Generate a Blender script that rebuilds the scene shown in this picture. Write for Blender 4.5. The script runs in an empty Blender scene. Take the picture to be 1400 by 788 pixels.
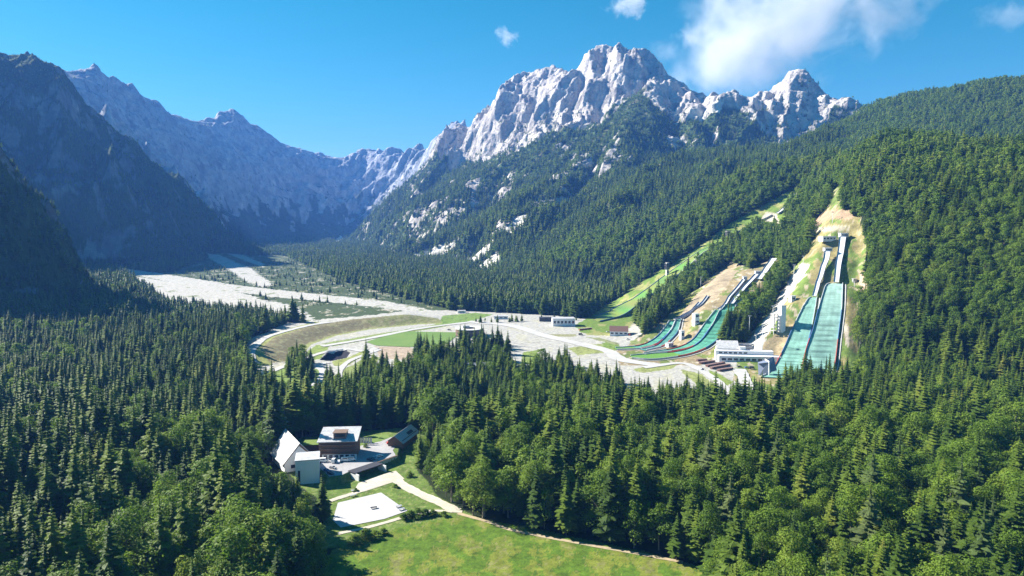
import bpy, bmesh, math, random
import numpy as np
from mathutils import Vector, Matrix, geometry as mgeo

R = math.radians
random.seed(7)
rng = np.random.default_rng(11)

# ------------------------------------------------------------------ scene, camera, light
scene = bpy.context.scene
C = scene.collection
F_PX, W_PX, H_PX, HORIZON = 963.0, 1400.0, 788.0, 300.0
PITCH = math.atan((H_PX / 2 - HORIZON) / F_PX)
cam_d = bpy.data.cameras.new('camera')
cam = bpy.data.objects.new('camera', cam_d)
C.objects.link(cam)
cam.location = (0, 0, 0)
cam.rotation_euler = (math.pi / 2 - PITCH, 0, 0)
cam_d.sensor_width = 36.0
cam_d.lens = F_PX * 36.0 / W_PX
cam_d.clip_start = 1.0
cam_d.clip_end = 60000
scene.camera = cam

SUN_EL, SUN_AZ = 34.0, 68.0        # azimuth counted from the view direction (+Y) towards the left (-X)
sun_dir = Vector((-math.sin(R(SUN_AZ)) * math.cos(R(SUN_EL)), math.cos(R(SUN_AZ)) * math.cos(R(SUN_EL)), math.sin(R(SUN_EL))))
sd = bpy.data.lights.new('sun', 'SUN')
sd.energy = 5.0
sd.angle = R(0.53)
sd.color = (1.0, 0.94, 0.83)
sun = bpy.data.objects.new('sun', sd)
C.objects.link(sun)
sun.rotation_euler = sun_dir.to_track_quat('Z', 'Y').to_euler()
sun.location = (-800, 0, 1500)

world = bpy.data.worlds.new('World')
scene.world = world
world.use_nodes = True
wn = world.node_tree
wn.nodes.clear()
sky = wn.nodes.new('ShaderNodeTexSky')
sky.sky_type = 'NISHITA'
sky.sun_disc = False
sky.sun_elevation = R(SUN_EL)
sky.sun_rotation = R(-SUN_AZ)
sky.altitude = 1100
sky.air_density = 1.0
sky.dust_density = 0.3
sky.ozone_density = 2.5
hsv = wn.nodes.new('ShaderNodeHueSaturation')
hsv.inputs['Saturation'].default_value = 1.48
hsv.inputs['Hue'].default_value = 0.461
bg = wn.nodes.new('ShaderNodeBackground')
bg.inputs['Strength'].default_value = 0.038
wo = wn.nodes.new('ShaderNodeOutputWorld')
wn.links.new(sky.outputs[0], hsv.inputs['Color'])
wn.links.new(hsv.outputs[0], bg.inputs['Color'])
wn.links.new(bg.outputs[0], wo.inputs['Surface'])

scene.view_settings.view_transform = 'Standard'
scene.view_settings.look = 'None'
scene.view_settings.gamma = 1.0
scene.view_settings.exposure = 1.62
HAZE = 6.6e-5
scene.cycles.max_bounces = 5
scene.cycles.diffuse_bounces = 2
scene.cycles.glossy_bounces = 2
scene.cycles.transmission_bounces = 2
scene.cycles.volume_bounces = 2
scene.cycles.transparent_max_bounces = 8
scene.cycles.volume_step_rate = 1.0
scene.cycles.use_adaptive_sampling = False
scene.cycles.volume_max_steps = 256

# ------------------------------------------------------------------ helpers
def tag(o, label=None, cat=None, group=None, kind=None):
    if label: o['label'] = label
    if cat: o['category'] = cat
    if group: o['group'] = group
    if kind: o['kind'] = kind
    return o

def empty(name, loc=(0, 0, 0), rz=0.0):
    o = bpy.data.objects.new(name, None)
    C.objects.link(o)
    o.location = loc
    o.rotation_euler = (0, 0, rz)
    return o

def link_mesh(name, me, mats, parent=None, loc=None, link=True):
    o = bpy.data.objects.new(name, me)
    if not isinstance(mats, (list, tuple)): mats = [mats]
    if len(me.materials) == 0:
        for m in mats: me.materials.append(m)
    if parent is not None: o.parent = parent
    if loc is not None: o.location = loc
    if link: C.objects.link(o)
    return o

class MB:
    """collects simple shapes and links them as one mesh"""
    def __init__(s): s.v = []; s.f = []; s.m = []; s.cur = 0
    def add(s, vs, fs):
        n = len(s.v); s.v += [tuple(v) for v in vs]
        for f in fs: s.f.append([n + i for i in f]); s.m.append(s.cur)
        return s
    def box(s, c, size, rz=0.0, taper=1.0):
        x, y, z = [k / 2 for k in size]
        ca, sa = math.cos(rz), math.sin(rz)
        vs = []
        for dz in (-1, 1):
            t = taper if dz > 0 else 1.0
            for dx, dy in ((-1, -1), (1, -1), (1, 1), (-1, 1)):
                px, py = dx * x * t, dy * y * t
                vs.append((c[0] + px * ca - py * sa, c[1] + px * sa + py * ca, c[2] + dz * z))
        return s.add(vs, [(3, 2, 1, 0), (4, 5, 6, 7), (0, 1, 5, 4), (1, 2, 6, 5), (2, 3, 7, 6), (3, 0, 4, 7)])
    def bar(s, a, b, w, h=None):
        """square bar between two points"""
        a, b = Vector(a), Vector(b); h = h or w
        d = (b - a).normalized()
        side = d.cross(Vector((0, 0, 1)))
        if side.length < 1e-3: side = Vector((1, 0, 0))
        side.normalize(); up = side.cross(d).normalized()
        vs = []
        for p in (a, b):
            for i, j in ((-1, -1), (1, -1), (1, 1), (-1, 1)):
                vs.append(p + side * (i * w / 2) + up * (j * h / 2))
        return s.add(vs, [(3, 2, 1, 0), (4, 5, 6, 7), (0, 1, 5, 4), (1, 2, 6, 5), (2, 3, 7, 6), (3, 0, 4, 7)])
    def tube(s, a, b, r0, r1=None, n=8):
        a, b = Vector(a), Vector(b); r1 = r0 if r1 is None else r1
        d = (b - a).normalized(); e = d.orthogonal().normalized(); g = d.cross(e)
        vs = []
        for p, r in ((a, r0), (b, r1)):
            for k in range(n):
                t = 2 * math.pi * k / n
                vs.append(p + e * (r * math.cos(t)) + g * (r * math.sin(t)))
        fs = [(k, (k + 1) % n, n + (k + 1) % n, n + k) for k in range(n)]
        fs += [tuple(range(n - 1, -1, -1)), tuple(range(n, 2 * n))]
        return s.add(vs, fs)
    def prism(s, poly, z0, z1):
        """vertical prism over an xy polygon (counter-clockwise)"""
        n = len(poly)
        vs = [(p[0], p[1], z0) for p in poly] + [(p[0], p[1], z1) for p in poly]
        fs = [(k, (k + 1) % n, n + (k + 1) % n, n + k) for k in range(n)] + [tuple(range(n - 1, -1, -1)), tuple(range(n, 2 * n))]
        return s.add(vs, fs)
    def slab(s, pts, t):
        """a flat or sloping panel through 3D pts with thickness t downwards"""
        n = len(pts)
        vs = [tuple(p) for p in pts] + [(p[0], p[1], p[2] - t) for p in pts]
        fs = [tuple(range(n)), tuple(range(2 * n - 1, n - 1, -1))] + [(k, n + k, n + (k + 1) % n, (k + 1) % n) for k in range(n)]
        return s.add(vs, fs)
    def build(s, name, mats, parent=None, loc=None, smooth=False, link=True):
        me = bpy.data.meshes.new(name)
        me.from_pydata([tuple(v) for v in s.v], [], s.f)
        me.polygons.foreach_set('material_index', s.m)
        if smooth: me.polygons.foreach_set('use_smooth', [True] * len(s.f))
        bm = bmesh.new(); bm.from_mesh(me)
        bmesh.ops.recalc_face_normals(bm, faces=bm.faces)
        bm.to_mesh(me); bm.free()
        return link_mesh(name, me, mats, parent, loc, link)

# ---- numpy noise
_T = [np.random.default_rng(900 + k) for k in range(2)]
_GA = _T[0].random(65536).astype(np.float32) * np.float32(2 * np.pi)
_GC, _GS = np.cos(_GA), np.sin(_GA)
def gnoise(x, y, seed=0):
    x = np.asarray(x, dtype=np.float32); y = np.asarray(y, dtype=np.float32)
    ix = np.floor(x); iy = np.floor(y); fx = x - ix; fy = y - iy
    ix = (ix.astype(np.int32) + seed * 37) & 255; iy = (iy.astype(np.int32) + seed * 101) & 255
    ux = fx * fx * (3 - 2 * fx); uy = fy * fy * (3 - 2 * fy)
    ix1 = (ix + 1) & 255; r0 = iy * 256; r1 = ((iy + 1) & 255) * 256
    def g(k, dx, dy): return _GC[k] * (fx - dx) + _GS[k] * (fy - dy)
    a = g(r0 + ix, 0, 0); b = g(r0 + ix1, 1, 0); c = g(r1 + ix, 0, 1); d = g(r1 + ix1, 1, 1)
    a += (b - a) * ux; c += (d - c) * ux
    return (a + (c - a) * uy) * np.float32(1.5)
def fbm(x, y, oct=4, seed=0, lac=2.03, gain=0.5):
    s = 0; a = 1.0; n = 0
    for k in range(oct):
        s = s + a * gnoise(x, y, seed + k * 17); n += a
        x = x * lac + 13.7; y = y * lac - 7.3; a *= gain
    return s / n
def ridged(x, y, oct=5, seed=0, lac=2.1, gain=0.52):
    s = 0; a = 1.0; n = 0; w = 1.0
    for k in range(oct):
        r = 1 - np.abs(gnoise(x, y, seed + k * 31)); r = r * r
        s = s + a * r * w; n += a; w = np.clip(r * 1.4, 0, 1)
        x = x * lac + 5.1; y = y * lac + 9.2; a *= gain
    return s / n
def sstep(a, b, x):
    t = np.clip((x - a) / (b - a), 0, 1); return t * t * (3 - 2 * t)

# ---- the view ray through a pixel of the photograph (1400x788), used to look up where on the ground things stand
CP, SP = math.cos(PITCH), math.sin(PITCH)
def uw(px, row):
    a = (px - 700.0) / F_PX; b = (394.0 - row) / F_PX
    y = CP + b * SP
    return a / y, (-SP + b * CP) / y
def at(px, row, Y, dz=0.0):
    u, w = uw(px, row)
    return Vector((u * Y, Y, w * Y + dz))
def project(x, y, z):
    """world -> pixel"""
    d = y * CP - z * SP
    up = y * SP + z * CP
    return 700 + F_PX * x / d, 394 - F_PX * up / d
def inpoly(px, py, poly):
    res = np.zeros(np.shape(px), bool)
    n = len(poly)
    for i in range(n):
        x1, y1 = poly[i]; x2, y2 = poly[(i + 1) % n]
        if y1 == y2: continue
        c = ((y1 > py) != (y2 > py)) & (px < (x2 - x1) * (py - y1) / (y2 - y1) + x1)
        res ^= c
    return res
def dist_poly(px, py, line):
    d = np.full(np.shape(px), 1e9); tt = np.zeros(np.shape(px)); acc = 0.0
    for (x1, y1), (x2, y2) in zip(line[:-1], line[1:]):
        L2 = (x2 - x1) ** 2 + (y2 - y1) ** 2; L = math.sqrt(L2)
        t = np.clip(((px - x1) * (x2 - x1) + (py - y1) * (y2 - y1)) / max(L2, 1e-9), 0, 1)
        q = np.hypot(px - x1 - t * (x2 - x1), py - y1 - t * (y2 - y1))
        k = q < d; d = np.where(k, q, d); tt = np.where(k, acc + t * L, tt); acc += L
    return d, tt
# ------------------------------------------------------------------ terrain: one height field from surveyed lines
pts = []      # (u, v, w)
def addpt(px, row, Y, dz=0.0):
    u, w = uw(px, row); pts.append((u, math.log(Y), w + dz / Y))
def line(L, dz=0.0, step=0.035, back=None):
    """L: list of (px,row,Y). back=(factor list of (dv, dw)) adds the land behind a crest."""
    P = [(uw(a, b)[0], math.log(Y), uw(a, b)[1] + dz / Y) for a, b, Y in L]
    out = [P[0]]
    for p, q in zip(P[:-1], P[1:]):
        n = max(1, int(math.hypot(q[0] - p[0], q[1] - p[1]) / step))
        for k in range(1, n + 1):
            t = k / n; out.append(tuple(p[i] + (q[i] - p[i]) * t for i in range(3)))
    pts.extend(out)
    if back:
        for dv, slope in back:
            for u, v, w in out[::2]:
                Y0 = math.exp(v); Y1 = math.exp(v + dv); z1 = w * Y0 - slope * (Y1 - Y0)
                pts.append((u, v + dv, max(z1, FZ(Y1)) / Y1))
def FZ(Y):
    return float(np.interp(Y, [100, 330, 450, 700, 1000, 1500, 2500, 3600, 4600, 7000], [-152, -150, -149, -147, -143, -139, -133, -128, -112, -60]))
def floor(px, Y):
    u = (px - 700) / F_PX; pts.append((u, math.log(Y), FZ(Y) / Y))

# valley floor
for Y in (118, 160, 220, 300):
    for px in (-900, -500, -100, 250, 600, 900, 1300, 1700, 2000): floor(px, Y)
for Y in (360, 430, 520, 610):
    for px in (-500, -300, -100, 60, 220, 380, 540, 700, 860, 1020, 1180) + ((1320,) if Y < 500 else ()): floor(px, Y)
for Y in (690, 760):
    for px in (-250, -100, 60, 220, 380, 540, 700, 820) + ((940, 1060, 1150) if Y < 700 else ()): floor(px, Y)
for Y in (850, 940, 1030):
    for px in (-60, 60, 160, 260, 360, 460, 560, 660, 740) + ((810,) if Y < 1000 else ()): floor(px, Y)
for Y in (1130, 1250): 
    for px in (130, 220, 300, 380, 460, 540, 620, 700) + ((770,) if Y < 1200 else ()): floor(px, Y)
for Y in (1400, 1600):
    for px in (270, 340, 420, 500, 580, 660, 715): floor(px, Y)
for Y in (1500, 1650, 1800):
    for px in (120, 190, 240): floor(px, Y)
for Y in (1850, 2200):
    for px in (290, 360, 440, 520, 600, 650) : floor(px, Y)
for Y in (2600, 3200):
    for px in (340, 400, 460, 520): floor(px, Y)
for Y in (3600, 4100):
    for px in (350, 400, 455): floor(px, Y)
floor(-30, 1420); floor(60, 1480); floor(-200, 1500)

# left near spur (in shade)
line([(-900, 190, 620), (-500, 180, 800), (-250, 190, 980), (-60, 195, 1120), (0, 222, 1150), (40, 272, 1180), (80, 315, 1205), (130, 366, 1245), (190, 392, 1280), (242, 407, 1310)],
     back=[(.10, .8), (.2, .9)])
line([(-600, 420, 590), (-350, 400, 760), (-100, 400, 940), (0, 413, 1010), (100, 416, 1120), (200, 412, 1215)])
line([(-560, 300, 690), (-250, 290, 900), (-60, 310, 1050), (20, 350, 1090), (110, 395, 1160)])
# far left rim out of the frame
for px, row, Y in ((-900, 40, 1100), (-1400, 60, 700), (-1500, 120, 420), (-1500, 250, 260)): addpt(px, row, Y)

# left cliff mass
line([(-900, -80, 1500), (-500, -20, 1900), (-250, 10, 2150), (-100, 45, 2300), (0, 76, 2400), (40, 87, 2450), (80, 103, 2500), (110, 133, 2530), (150, 167, 2580), (180, 198, 2620), (200, 228, 2650),
      (215, 237, 2680), (240, 255, 2740), (290, 290, 2900), (318, 325, 3000), (328, 337, 3100)], dz=-8, back=[(.08, .7), (.16, .7), (.24, .6)])
line([(-100, 366, 1700), (0, 366, 1850), (100, 367, 1930), (160, 367, 1960), (222, 369, 2000), (262, 353, 2350), (322, 339, 3000)])
line([(0, 320, 1800), (70, 300, 1960), (140, 330, 2000), (200, 335, 2080)])
line([(-100, 230, 1950), (0, 210, 2080), (60, 215, 2150), (110, 205, 2200), (150, 240, 2180), (185, 290, 2200), (215, 320, 2220)])
line([(0, 140, 2260), (60, 150, 2330), (110, 175, 2400), (160, 220, 2450)])
line([(185, 245, 2350), (230, 275, 2500), (270, 310, 2600)])
# secondary far ridge and the far wall
line([(60, 95, 3050), (145, 137, 3150), (175, 165, 3250), (200, 188, 3350), (240, 225, 3500), (280, 255, 3700), (330, 300, 3950)], back=[(.05, .6)])
line([(-500, 10, 2800), (-200, 55, 3200), (-80, 70, 3350), (40, 76, 3500), (55, 88, 3560), (75, 92, 3650), (100, 97, 3750), (130, 94, 3850), (155, 108, 4000), (180, 118, 4100), (210, 133, 4300), (240, 149, 4500), (270, 162, 4700), (285, 164, 4800), (300, 157, 4900),
      (320, 157, 5000), (350, 173, 5200), (383, 201, 5500), (400, 198, 5600), (440, 207, 5850), (470, 210, 6000), (500, 212, 6150), (515, 220, 6200), (530, 226, 6200), (545, 214, 6100)],
     back=[(.06, .8), (.13, .8)])
line([(330, 323, 4250), (400, 321, 4500), (455, 321, 4700)])
line([(180, 200, 3750), (250, 240, 4000), (330, 270, 4400), (400, 285, 4750), (470, 290, 4950)])
line([(240, 190, 4150), (310, 215, 4500), (390, 245, 4950), (460, 255, 5250), (520, 262, 5350)])
# the rocky massif
RIDGE = [(545, 214, 6100), (560, 206, 5800), (575, 194, 5500), (590, 196, 5350), (600, 188, 5200), (622, 165, 5000), (637, 159, 4900), (652, 172, 4750), (672, 150, 4400), (700, 125, 4150), (720, 105, 4020),
      (742, 91, 3930), (762, 90, 3880), (775, 93, 3850), (781, 103, 3840), (800, 86, 3800), (822, 63, 3720), (836, 66, 3700), (860, 71, 3650), (882, 68, 3620), (898, 76, 3600), (910, 93, 3550), (925, 103, 3500), (950, 118, 3430), (980, 121, 3380),
      (1000, 135, 3330), (1018, 152, 3300), (1040, 130, 3230), (1070, 108, 3180), (1095, 98, 3130), (1115, 114, 3080), (1133, 134, 3030), (1160, 131, 2950), (1180, 146, 2900), (1300, 160, 2900), (1500, 150, 2900), (1900, 120, 2900)]
line(RIDGE, back=[(.06, .8), (.14, .8), (.3, .5)])
line([(652, 190, 4450), (600, 222, 4250), (560, 254, 4050), (530, 283, 3900), (500, 309, 3800), (470, 334, 3700)], back=[(.05, .9), (.1, .6)])
line([(620, 232, 3500), (650, 222, 3400), (690, 202, 3250), (735, 182, 3150), (800, 168, 3100), (850, 142, 3120), (900, 146, 3080), (950, 152, 3030), (1010, 162, 2980), (1050, 187, 2820), (1110, 187, 2720), (1160, 172, 2680)])
line([(700, 160, 3650), (760, 140, 3480), (820, 115, 3420), (880, 105, 3380), (940, 132, 3260)])
line([(520, 312, 3250), (560, 290, 3050), (620, 285, 2800), (700, 275, 2600), (780, 255, 2520), (860, 235, 2480), (940, 225, 2420), (1000, 218, 2320), (1060, 212, 2320), (1130, 190, 2400)])
line([(560, 325, 2600), (640, 322, 2250), (720, 315, 2050), (800, 300, 1980), (860, 285, 1950), (920, 265, 1950)])
line([(700, 372, 1650), (760, 362, 1560), (820, 345, 1520), (870, 325, 1530)])
line([(478, 337, 3650), (520, 342, 3050), (590, 352, 2450), (650, 364, 2000), (712, 390, 1500), (765, 412, 1270), (790, 428, 1150)], dz=-3)
# right hills
line([(1080, 222, 2150), (1120, 195, 2250), (1150, 170, 2320), (1175, 153, 2350), (1200, 136, 2280), (1260, 126, 2200), (1320, 117, 2120), (1360, 107, 2060), (1400, 101, 2010), (1500, 95, 1950), (1700, 80, 1850), (2000, 60, 1750)], dz=-12, back=[(.08, .3), (.18, .5)])
line([(1140, 190, 2050), (1250, 170, 1880), (1400, 155, 1750), (1600, 140, 1600)])
line([(1130, 216, 1750), (1250, 220, 1560), (1400, 222, 1400), (1600, 210, 1300)], dz=-8)
line([(2000, 150, 780), (1600, 190, 880), (1400, 203, 1000), (1300, 205, 1090), (1200, 206, 1220), (1120, 208, 1400), (1060, 223, 1500), (1000, 241, 1510), (960, 269, 1470), (920, 306, 1390), (880, 345, 1290), (840, 388, 1190), (812, 425, 1110)], dz=-18,
     back=[(.08, .35)])
line([(800, 441, 1035), (850, 415, 1090), (900, 386, 1140), (950, 351, 1190), (1000, 320, 1240), (1050, 290, 1290), (1090, 262, 1350)])
line([(850, 455, 985), (930, 400, 1050), (990, 355, 1110), (1050, 310, 1200), (1080, 290, 1260)])
# middle jumps
line([(860, 490, 745), (905, 487, 748), (945, 480, 755), (975, 455, 790), (1003, 415, 840)])
line([(1003, 415, 840), (1030, 390, 895), (1062, 360, 985)])
line([(840, 476, 790), (880, 472, 800), (905, 458, 820), (925, 438, 860), (985, 375, 985)])
line([(1000, 480, 745), (1030, 440, 815), (1060, 400, 880), (1090, 350, 970), (1110, 310, 1060)])
# large jumps
line([(1120, 520, 675), (1085, 515, 682)]); floor(1120, 640); floor(1060, 640)
line([(1118, 516, 682), (1122, 495, 695), (1128, 455, 728), (1133, 420, 760), (1139, 389, 795)])
line([(1139, 388, 797), (1146, 355, 840), (1152, 324, 885)])
line([(1072, 512, 686), (1083, 480, 705), (1095, 445, 735), (1108, 410, 772), (1125, 365, 830), (1130, 325, 890)])
line([(1175, 515, 672), (1172, 460, 728), (1172, 390, 805), (1165, 320, 895)])
line([(1145, 290, 945), (1150, 258, 1020), (1150, 235, 1160)])
def HZ(x, y):
    d = (x - 297) * .74 + (y - 680) * .68
    return -147 + (0 if d < 0 else .7 * d if d < 200 else 140 + .40 * (d - 200) if d < 650 else 320 + .12 * (d - 650))
for px in (1205, 1270, 1340, 1420, 1550, 1700, 1850, 2000):
    u = (px - 700) / F_PX
    for Y in (400, 450, 500, 550, 600, 650, 700, 760, 820, 890, 960, 1040, 1120):
        if Y > .93 * float(np.interp(px, [1120, 1200, 1300, 1400, 1600, 2000], [1400, 1220, 1090, 1000, 880, 780])): continue
        x = u * Y; pts.append((u, math.log(Y), HZ(x, Y) / Y))

PT = np.array(pts)
# drop near-duplicates
keep = []; seen = set()
for i, p in enumerate(PT):
    k = (round(p[0] / .006), round(p[1] / .006))
    if k in seen: continue
    seen.add(k); keep.append(i)
PT = PT[keep]
def rbf_fit(P):
    n = len(P); D = np.hypot(P[:, None, 0] - P[None, :, 0], P[:, None, 1] - P[None, :, 1])
    A = np.zeros((n + 3, n + 3)); A[:n, :n] = D - np.eye(n) * 2e-3
    A[:n, n] = 1; A[:n, n + 1:n + 3] = P[:, :2]; A[n:, :n] = A[:n, n:].T
    b = np.zeros(n + 3); b[:n] = P[:, 2]
    return np.linalg.solve(A, b)
CO = rbf_fit(PT)
def rbf_eval(u, v):
    sh = u.shape; u = u.ravel(); v = v.ravel(); out = np.empty(len(u)); n = len(PT)
    for s in range(0, len(u), 20000):
        a = u[s:s + 20000]; b = v[s:s + 20000]
        D = np.hypot(a[:, None] - PT[None, :, 0], b[:, None] - PT[None, :, 1])
        out[s:s + 20000] = D @ CO[:n] + CO[n] + CO[n + 1] * a + CO[n + 2] * b
    return out.reshape(sh)

QUAL = 1.0
def seg(a, b, d): return list(np.arange(a, b, d))
U = np.array(seg(-2.3, -0.86, .02) + seg(-0.86, 0.86, .00145 / QUAL) + seg(0.86, 1.4, .02) + [1.4])
lg = math.log
V = np.array(seg(lg(118), lg(1000), .004 / QUAL) + seg(lg(1000), lg(2500), .003 / QUAL) + seg(lg(2500), lg(6600), .0017 / QUAL) + seg(lg(6600), lg(9000), .01) + [lg(9000)])
cu = np.linspace(U[0], U[-1], 560); cv = np.linspace(V[0], V[-1], 640)
cu = np.unique(np.concatenate([np.linspace(-2.3, -.86, 50), np.linspace(-.86, .86, 460), np.linspace(.86, 1.4, 20)]))
CW = rbf_eval(*np.meshgrid(cu, cv))          # [v,u]
def bilin(gx, gy, G, x, y):
    i = np.clip(np.searchsorted(gx, x) - 1, 0, len(gx) - 2); j = np.clip(np.searchsorted(gy, y) - 1, 0, len(gy) - 2)
    fx = np.clip((x - gx[i]) / (gx[i + 1] - gx[i]), 0, 1); fy = np.clip((y - gy[j]) / (gy[j + 1] - gy[j]), 0, 1)
    return (G[j, i] * (1 - fx) + G[j, i + 1] * fx) * (1 - fy) + (G[j + 1, i] * (1 - fx) + G[j + 1, i + 1] * fx) * fy
UU, VV = np.meshgrid(U, V)
YY = np.exp(VV); XX = UU * YY
ZB = bilin(cu, cv, CW, UU, VV) * YY
FLOORZ = np.interp(YY, [100, 330, 450, 700, 1000, 1500, 2500, 3600, 4600, 7000], [-152, -150, -149, -147, -143, -139, -133, -128, -112, -60])
rise = np.clip(ZB - FLOORZ, 0, None)
flat = 1 - sstep(4, 16, rise)
ZB = np.where(rise < 30, FLOORZ + (ZB - FLOORZ) * sstep(-6, 22, ZB - FLOORZ) , ZB)
PXg, PYg = project(XX, YY, ZB)               # where each ground point lies in the photograph's frame

# ---- where bare rock shows (0..1), region by region
ROCKPOLY = [(540, 205), (570, 180), (640, 140), (740, 70), (830, 40), (920, 70), (1010, 120), (1095, 80), (1150, 120), (1190, 135), (1160, 150), (1140, 148), (1125, 172), (1105, 192), (1075, 196), (1045, 190), (1020, 165), (985, 163), (930, 155),
            (905, 152), (880, 138), (850, 138), (815, 165), (770, 172), (735, 185), (700, 205), (655, 218), (625, 222), (600, 222), (575, 240), (550, 262), (540, 262)]
def soft(poly, amp, feather_noise, ylo, yhi):
    wx = fbm(XX / 160, YY / 160, 4, 71) * amp; wy = fbm(XX / 160, YY / 160, 4, 91) * amp
    return inpoly(PXg + wx, PYg + wy, poly) & (YY > ylo) & (YY < yhi)
rock = soft(ROCKPOLY, 22, 0, 2600, 7000).astype(float)
farwall = ((VV > lg(2950) - 0.0) & (UU < (545 - 700) / F_PX + .01) & (rise > 25) & ((YY > 3050) | (PXg > 328))).astype(float)
YSP = np.interp(PXg, [455, 470, 500, 530, 560, 600, 652, 700], [3400, 3700, 3800, 3900, 4050, 4250, 4450, 4500])
far2 = ((YY > YSP + 40) & (PXg < 640)).astype(float)
farwall = farwall * (YY > np.where(PXg > 455, YSP + 40, 0))
rock = rock * ~((YY < YSP) & (PYg > 226))
cliff = ((YY > 1500) & (YY < 3100) & (PXg < 335) & (rise > 25)).astype(float) * (1 - farwall)
spur = ((YY > 560) & (YY < 1500) & (PXg < 250) & (rise > 14)).astype(float)
nz1 = fbm(XX / 90, YY / 90, 4, 5); nz2 = fbm((XX * .8 - YY * .6) / 26 + nz1 * .8, (XX * .6 + YY * .8) / 95, 5, 9)
massif = ((YY > 1450) & (PXg > 465) & (PXg < 1180) & (rise > 20)).astype(float) * sstep(1180, 1110, PXg) * sstep(1500, 1900, YY)
# patches of bare scree lower down on the massif: polygons seen on the slope, broken up by noise
PATCH = [[(672, 262), (660, 232), (676, 222), (700, 222), (706, 250), (690, 262), (675, 290), (655, 300)],
         [(775, 235), (785, 215), (812, 215), (815, 235), (795, 245), (780, 240)], [(735, 250), (770, 242), (785, 262), (765, 285), (740, 300), (715, 305), (722, 270)],
         [(800, 250), (822, 225), (838, 205), (845, 190), (850, 205), (835, 240), (808, 262)], [(636, 290), (640, 240), (655, 235), (655, 290)], [(915, 190), (925, 175), (950, 185), (965, 205), (945, 205), (930, 190), (940, 218), (950, 228), (938, 222)],
         [(978, 195), (984, 180), (986, 205), (980, 218), (975, 215)], [(1060, 160), (1110, 160), (1105, 185), (1080, 200), (1060, 215), (1066, 190)],
         [(560, 300), (600, 270), (640, 285), (600, 325), (560, 330)], [(1130, 165), (1140, 158), (1165, 150), (1180, 155), (1150, 172)], [(690, 300), (720, 290), (740, 300), (700, 322), (660, 330)]]
patch = np.zeros_like(rock)
for pl in PATCH: patch = np.maximum(patch, soft(pl, 14, 0, 1700, 3400))
patch = patch * (nz2 + .5 * nz1 > -.02)
scat = (massif > 0) * (nz2 * 1.3 + nz1 - np.clip((PXg - 560) / 900, 0, .5) > .36) * (YY > 1900)
# pale scree tongues at the foot of the massif
SCREE = [[(552, 356), (575, 346), (600, 338), (630, 324), (622, 340), (605, 348), (575, 358)], [(606, 366), (636, 354), (675, 330), (672, 344), (650, 360), (618, 370)], [(636, 378), (655, 364), (684, 343), (682, 360), (660, 376)], [(690, 322), (720, 300), (735, 290), (726, 305), (700, 326)],
         [(520, 345), (545, 336), (538, 346)], [(925, 145), (950, 152), (990, 156), (985, 166), (950, 162), (930, 155)], [(455, 332), (465, 322), (472, 326), (462, 334)],
         [(1040, 172), (1046, 170), (1044, 180), (1038, 184)]]
scree = np.zeros_like(rock)
for pl in SCREE: scree = np.maximum(scree, soft(pl, 5, 0, 1500, 5200))
# ---- relief
rockness = np.clip(rock + farwall + far2 * (PYg < 270) + .8 * cliff + .75 * spur, 0, 1)
wx = fbm(XX / 500, YY / 500, 3, 21) * 160; wy = fbm(XX / 500, YY / 500, 3, 33) * 160
g1 = ridged((XX * .8 - YY * .6 + wx) / 460, (XX * .6 + YY * .8 + wy) / 1000, 6, 3)
g2 = ridged((XX * .8 - YY * .6 + wx) / 190, (XX * .6 + YY * .8 + wy) / 520, 4, 8)
g3 = ridged((XX * .8 + YY * .6) / 60, (YY * .8 - XX * .6) / 60, 4, 14)
near_r = sstep(10, 140, rise)
nearcl = np.clip(spur + cliff, 0, 1)
Z = ZB
farm = np.clip(farwall + far2, 0, 1)
amp = (1 - .35 * farm) * rockness * near_r * np.where(PXg > 1010, .7, 1) * np.clip(YY / 3600, .35, 1.25)
ac = XX * .8 - YY * .6; al_ = XX * .6 + YY * .8
g4 = ridged((ac + wx * .4) / 62, (al_ + wy * .4) / 210, 4, 140); g5 = ridged(ac / 21, al_ / 60, 3, 150)
FARC = [(-500, 10, 2800), (-200, 55, 3200), (-80, 70, 3350), (40, 76, 3500), (75, 92, 3650), (130, 94, 3850), (180, 118, 4100), (240, 149, 4500), (285, 164, 4800), (320, 157, 5000), (383, 201, 5500), (440, 207, 5850), (500, 212, 6150), (530, 226, 6200)] + RIDGE
def crestf(L_, lo, w_): return lo + (1 - lo) * sstep(0, w_, np.abs(VV - np.interp(UU, [uw(a, b)[0] for a, b, Y in L_], [lg(Y) for a, b, Y in L_])))
crest = crestf(FARC, .12, .085); crest2 = crestf([(-500, 0, 1900), (-250, 0, 2150), (0, 76, 2400), (150, 167, 2580), (200, 228, 2650), (290, 290, 2900), (328, 337, 3100)], .15, .07)
Z = ZB + nearcl * near_r * (np.where(cliff > 0, .3 + .7 * crest2, 1) * (ridged((XX + wx * .3) / 110, (YY + wy * .3) / 190, 5, 61) - .5) * 62 + (g3 - .4) * 16 + spur * (ridged((XX + .3 * YY + wx * .5) / 210, (YY - .3 * XX) / 330, 3, 69) - .5) * 120 + (ridged((XX + .5 * YY + wx) / 330, (YY - .5 * XX + wy) / 700, 3, 65) - .5) * 150 * (cliff > 0) * crest2) + amp * (crest * ((g1 - .5) * 215) + (.35 + .65 * crest) * (g2 - .46) * 62 + (g3 - .4) * 12 + (g4 - .42) * (20 + 30 * farm * (1 - crest)) + (g5 - .4) * 9)
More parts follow.
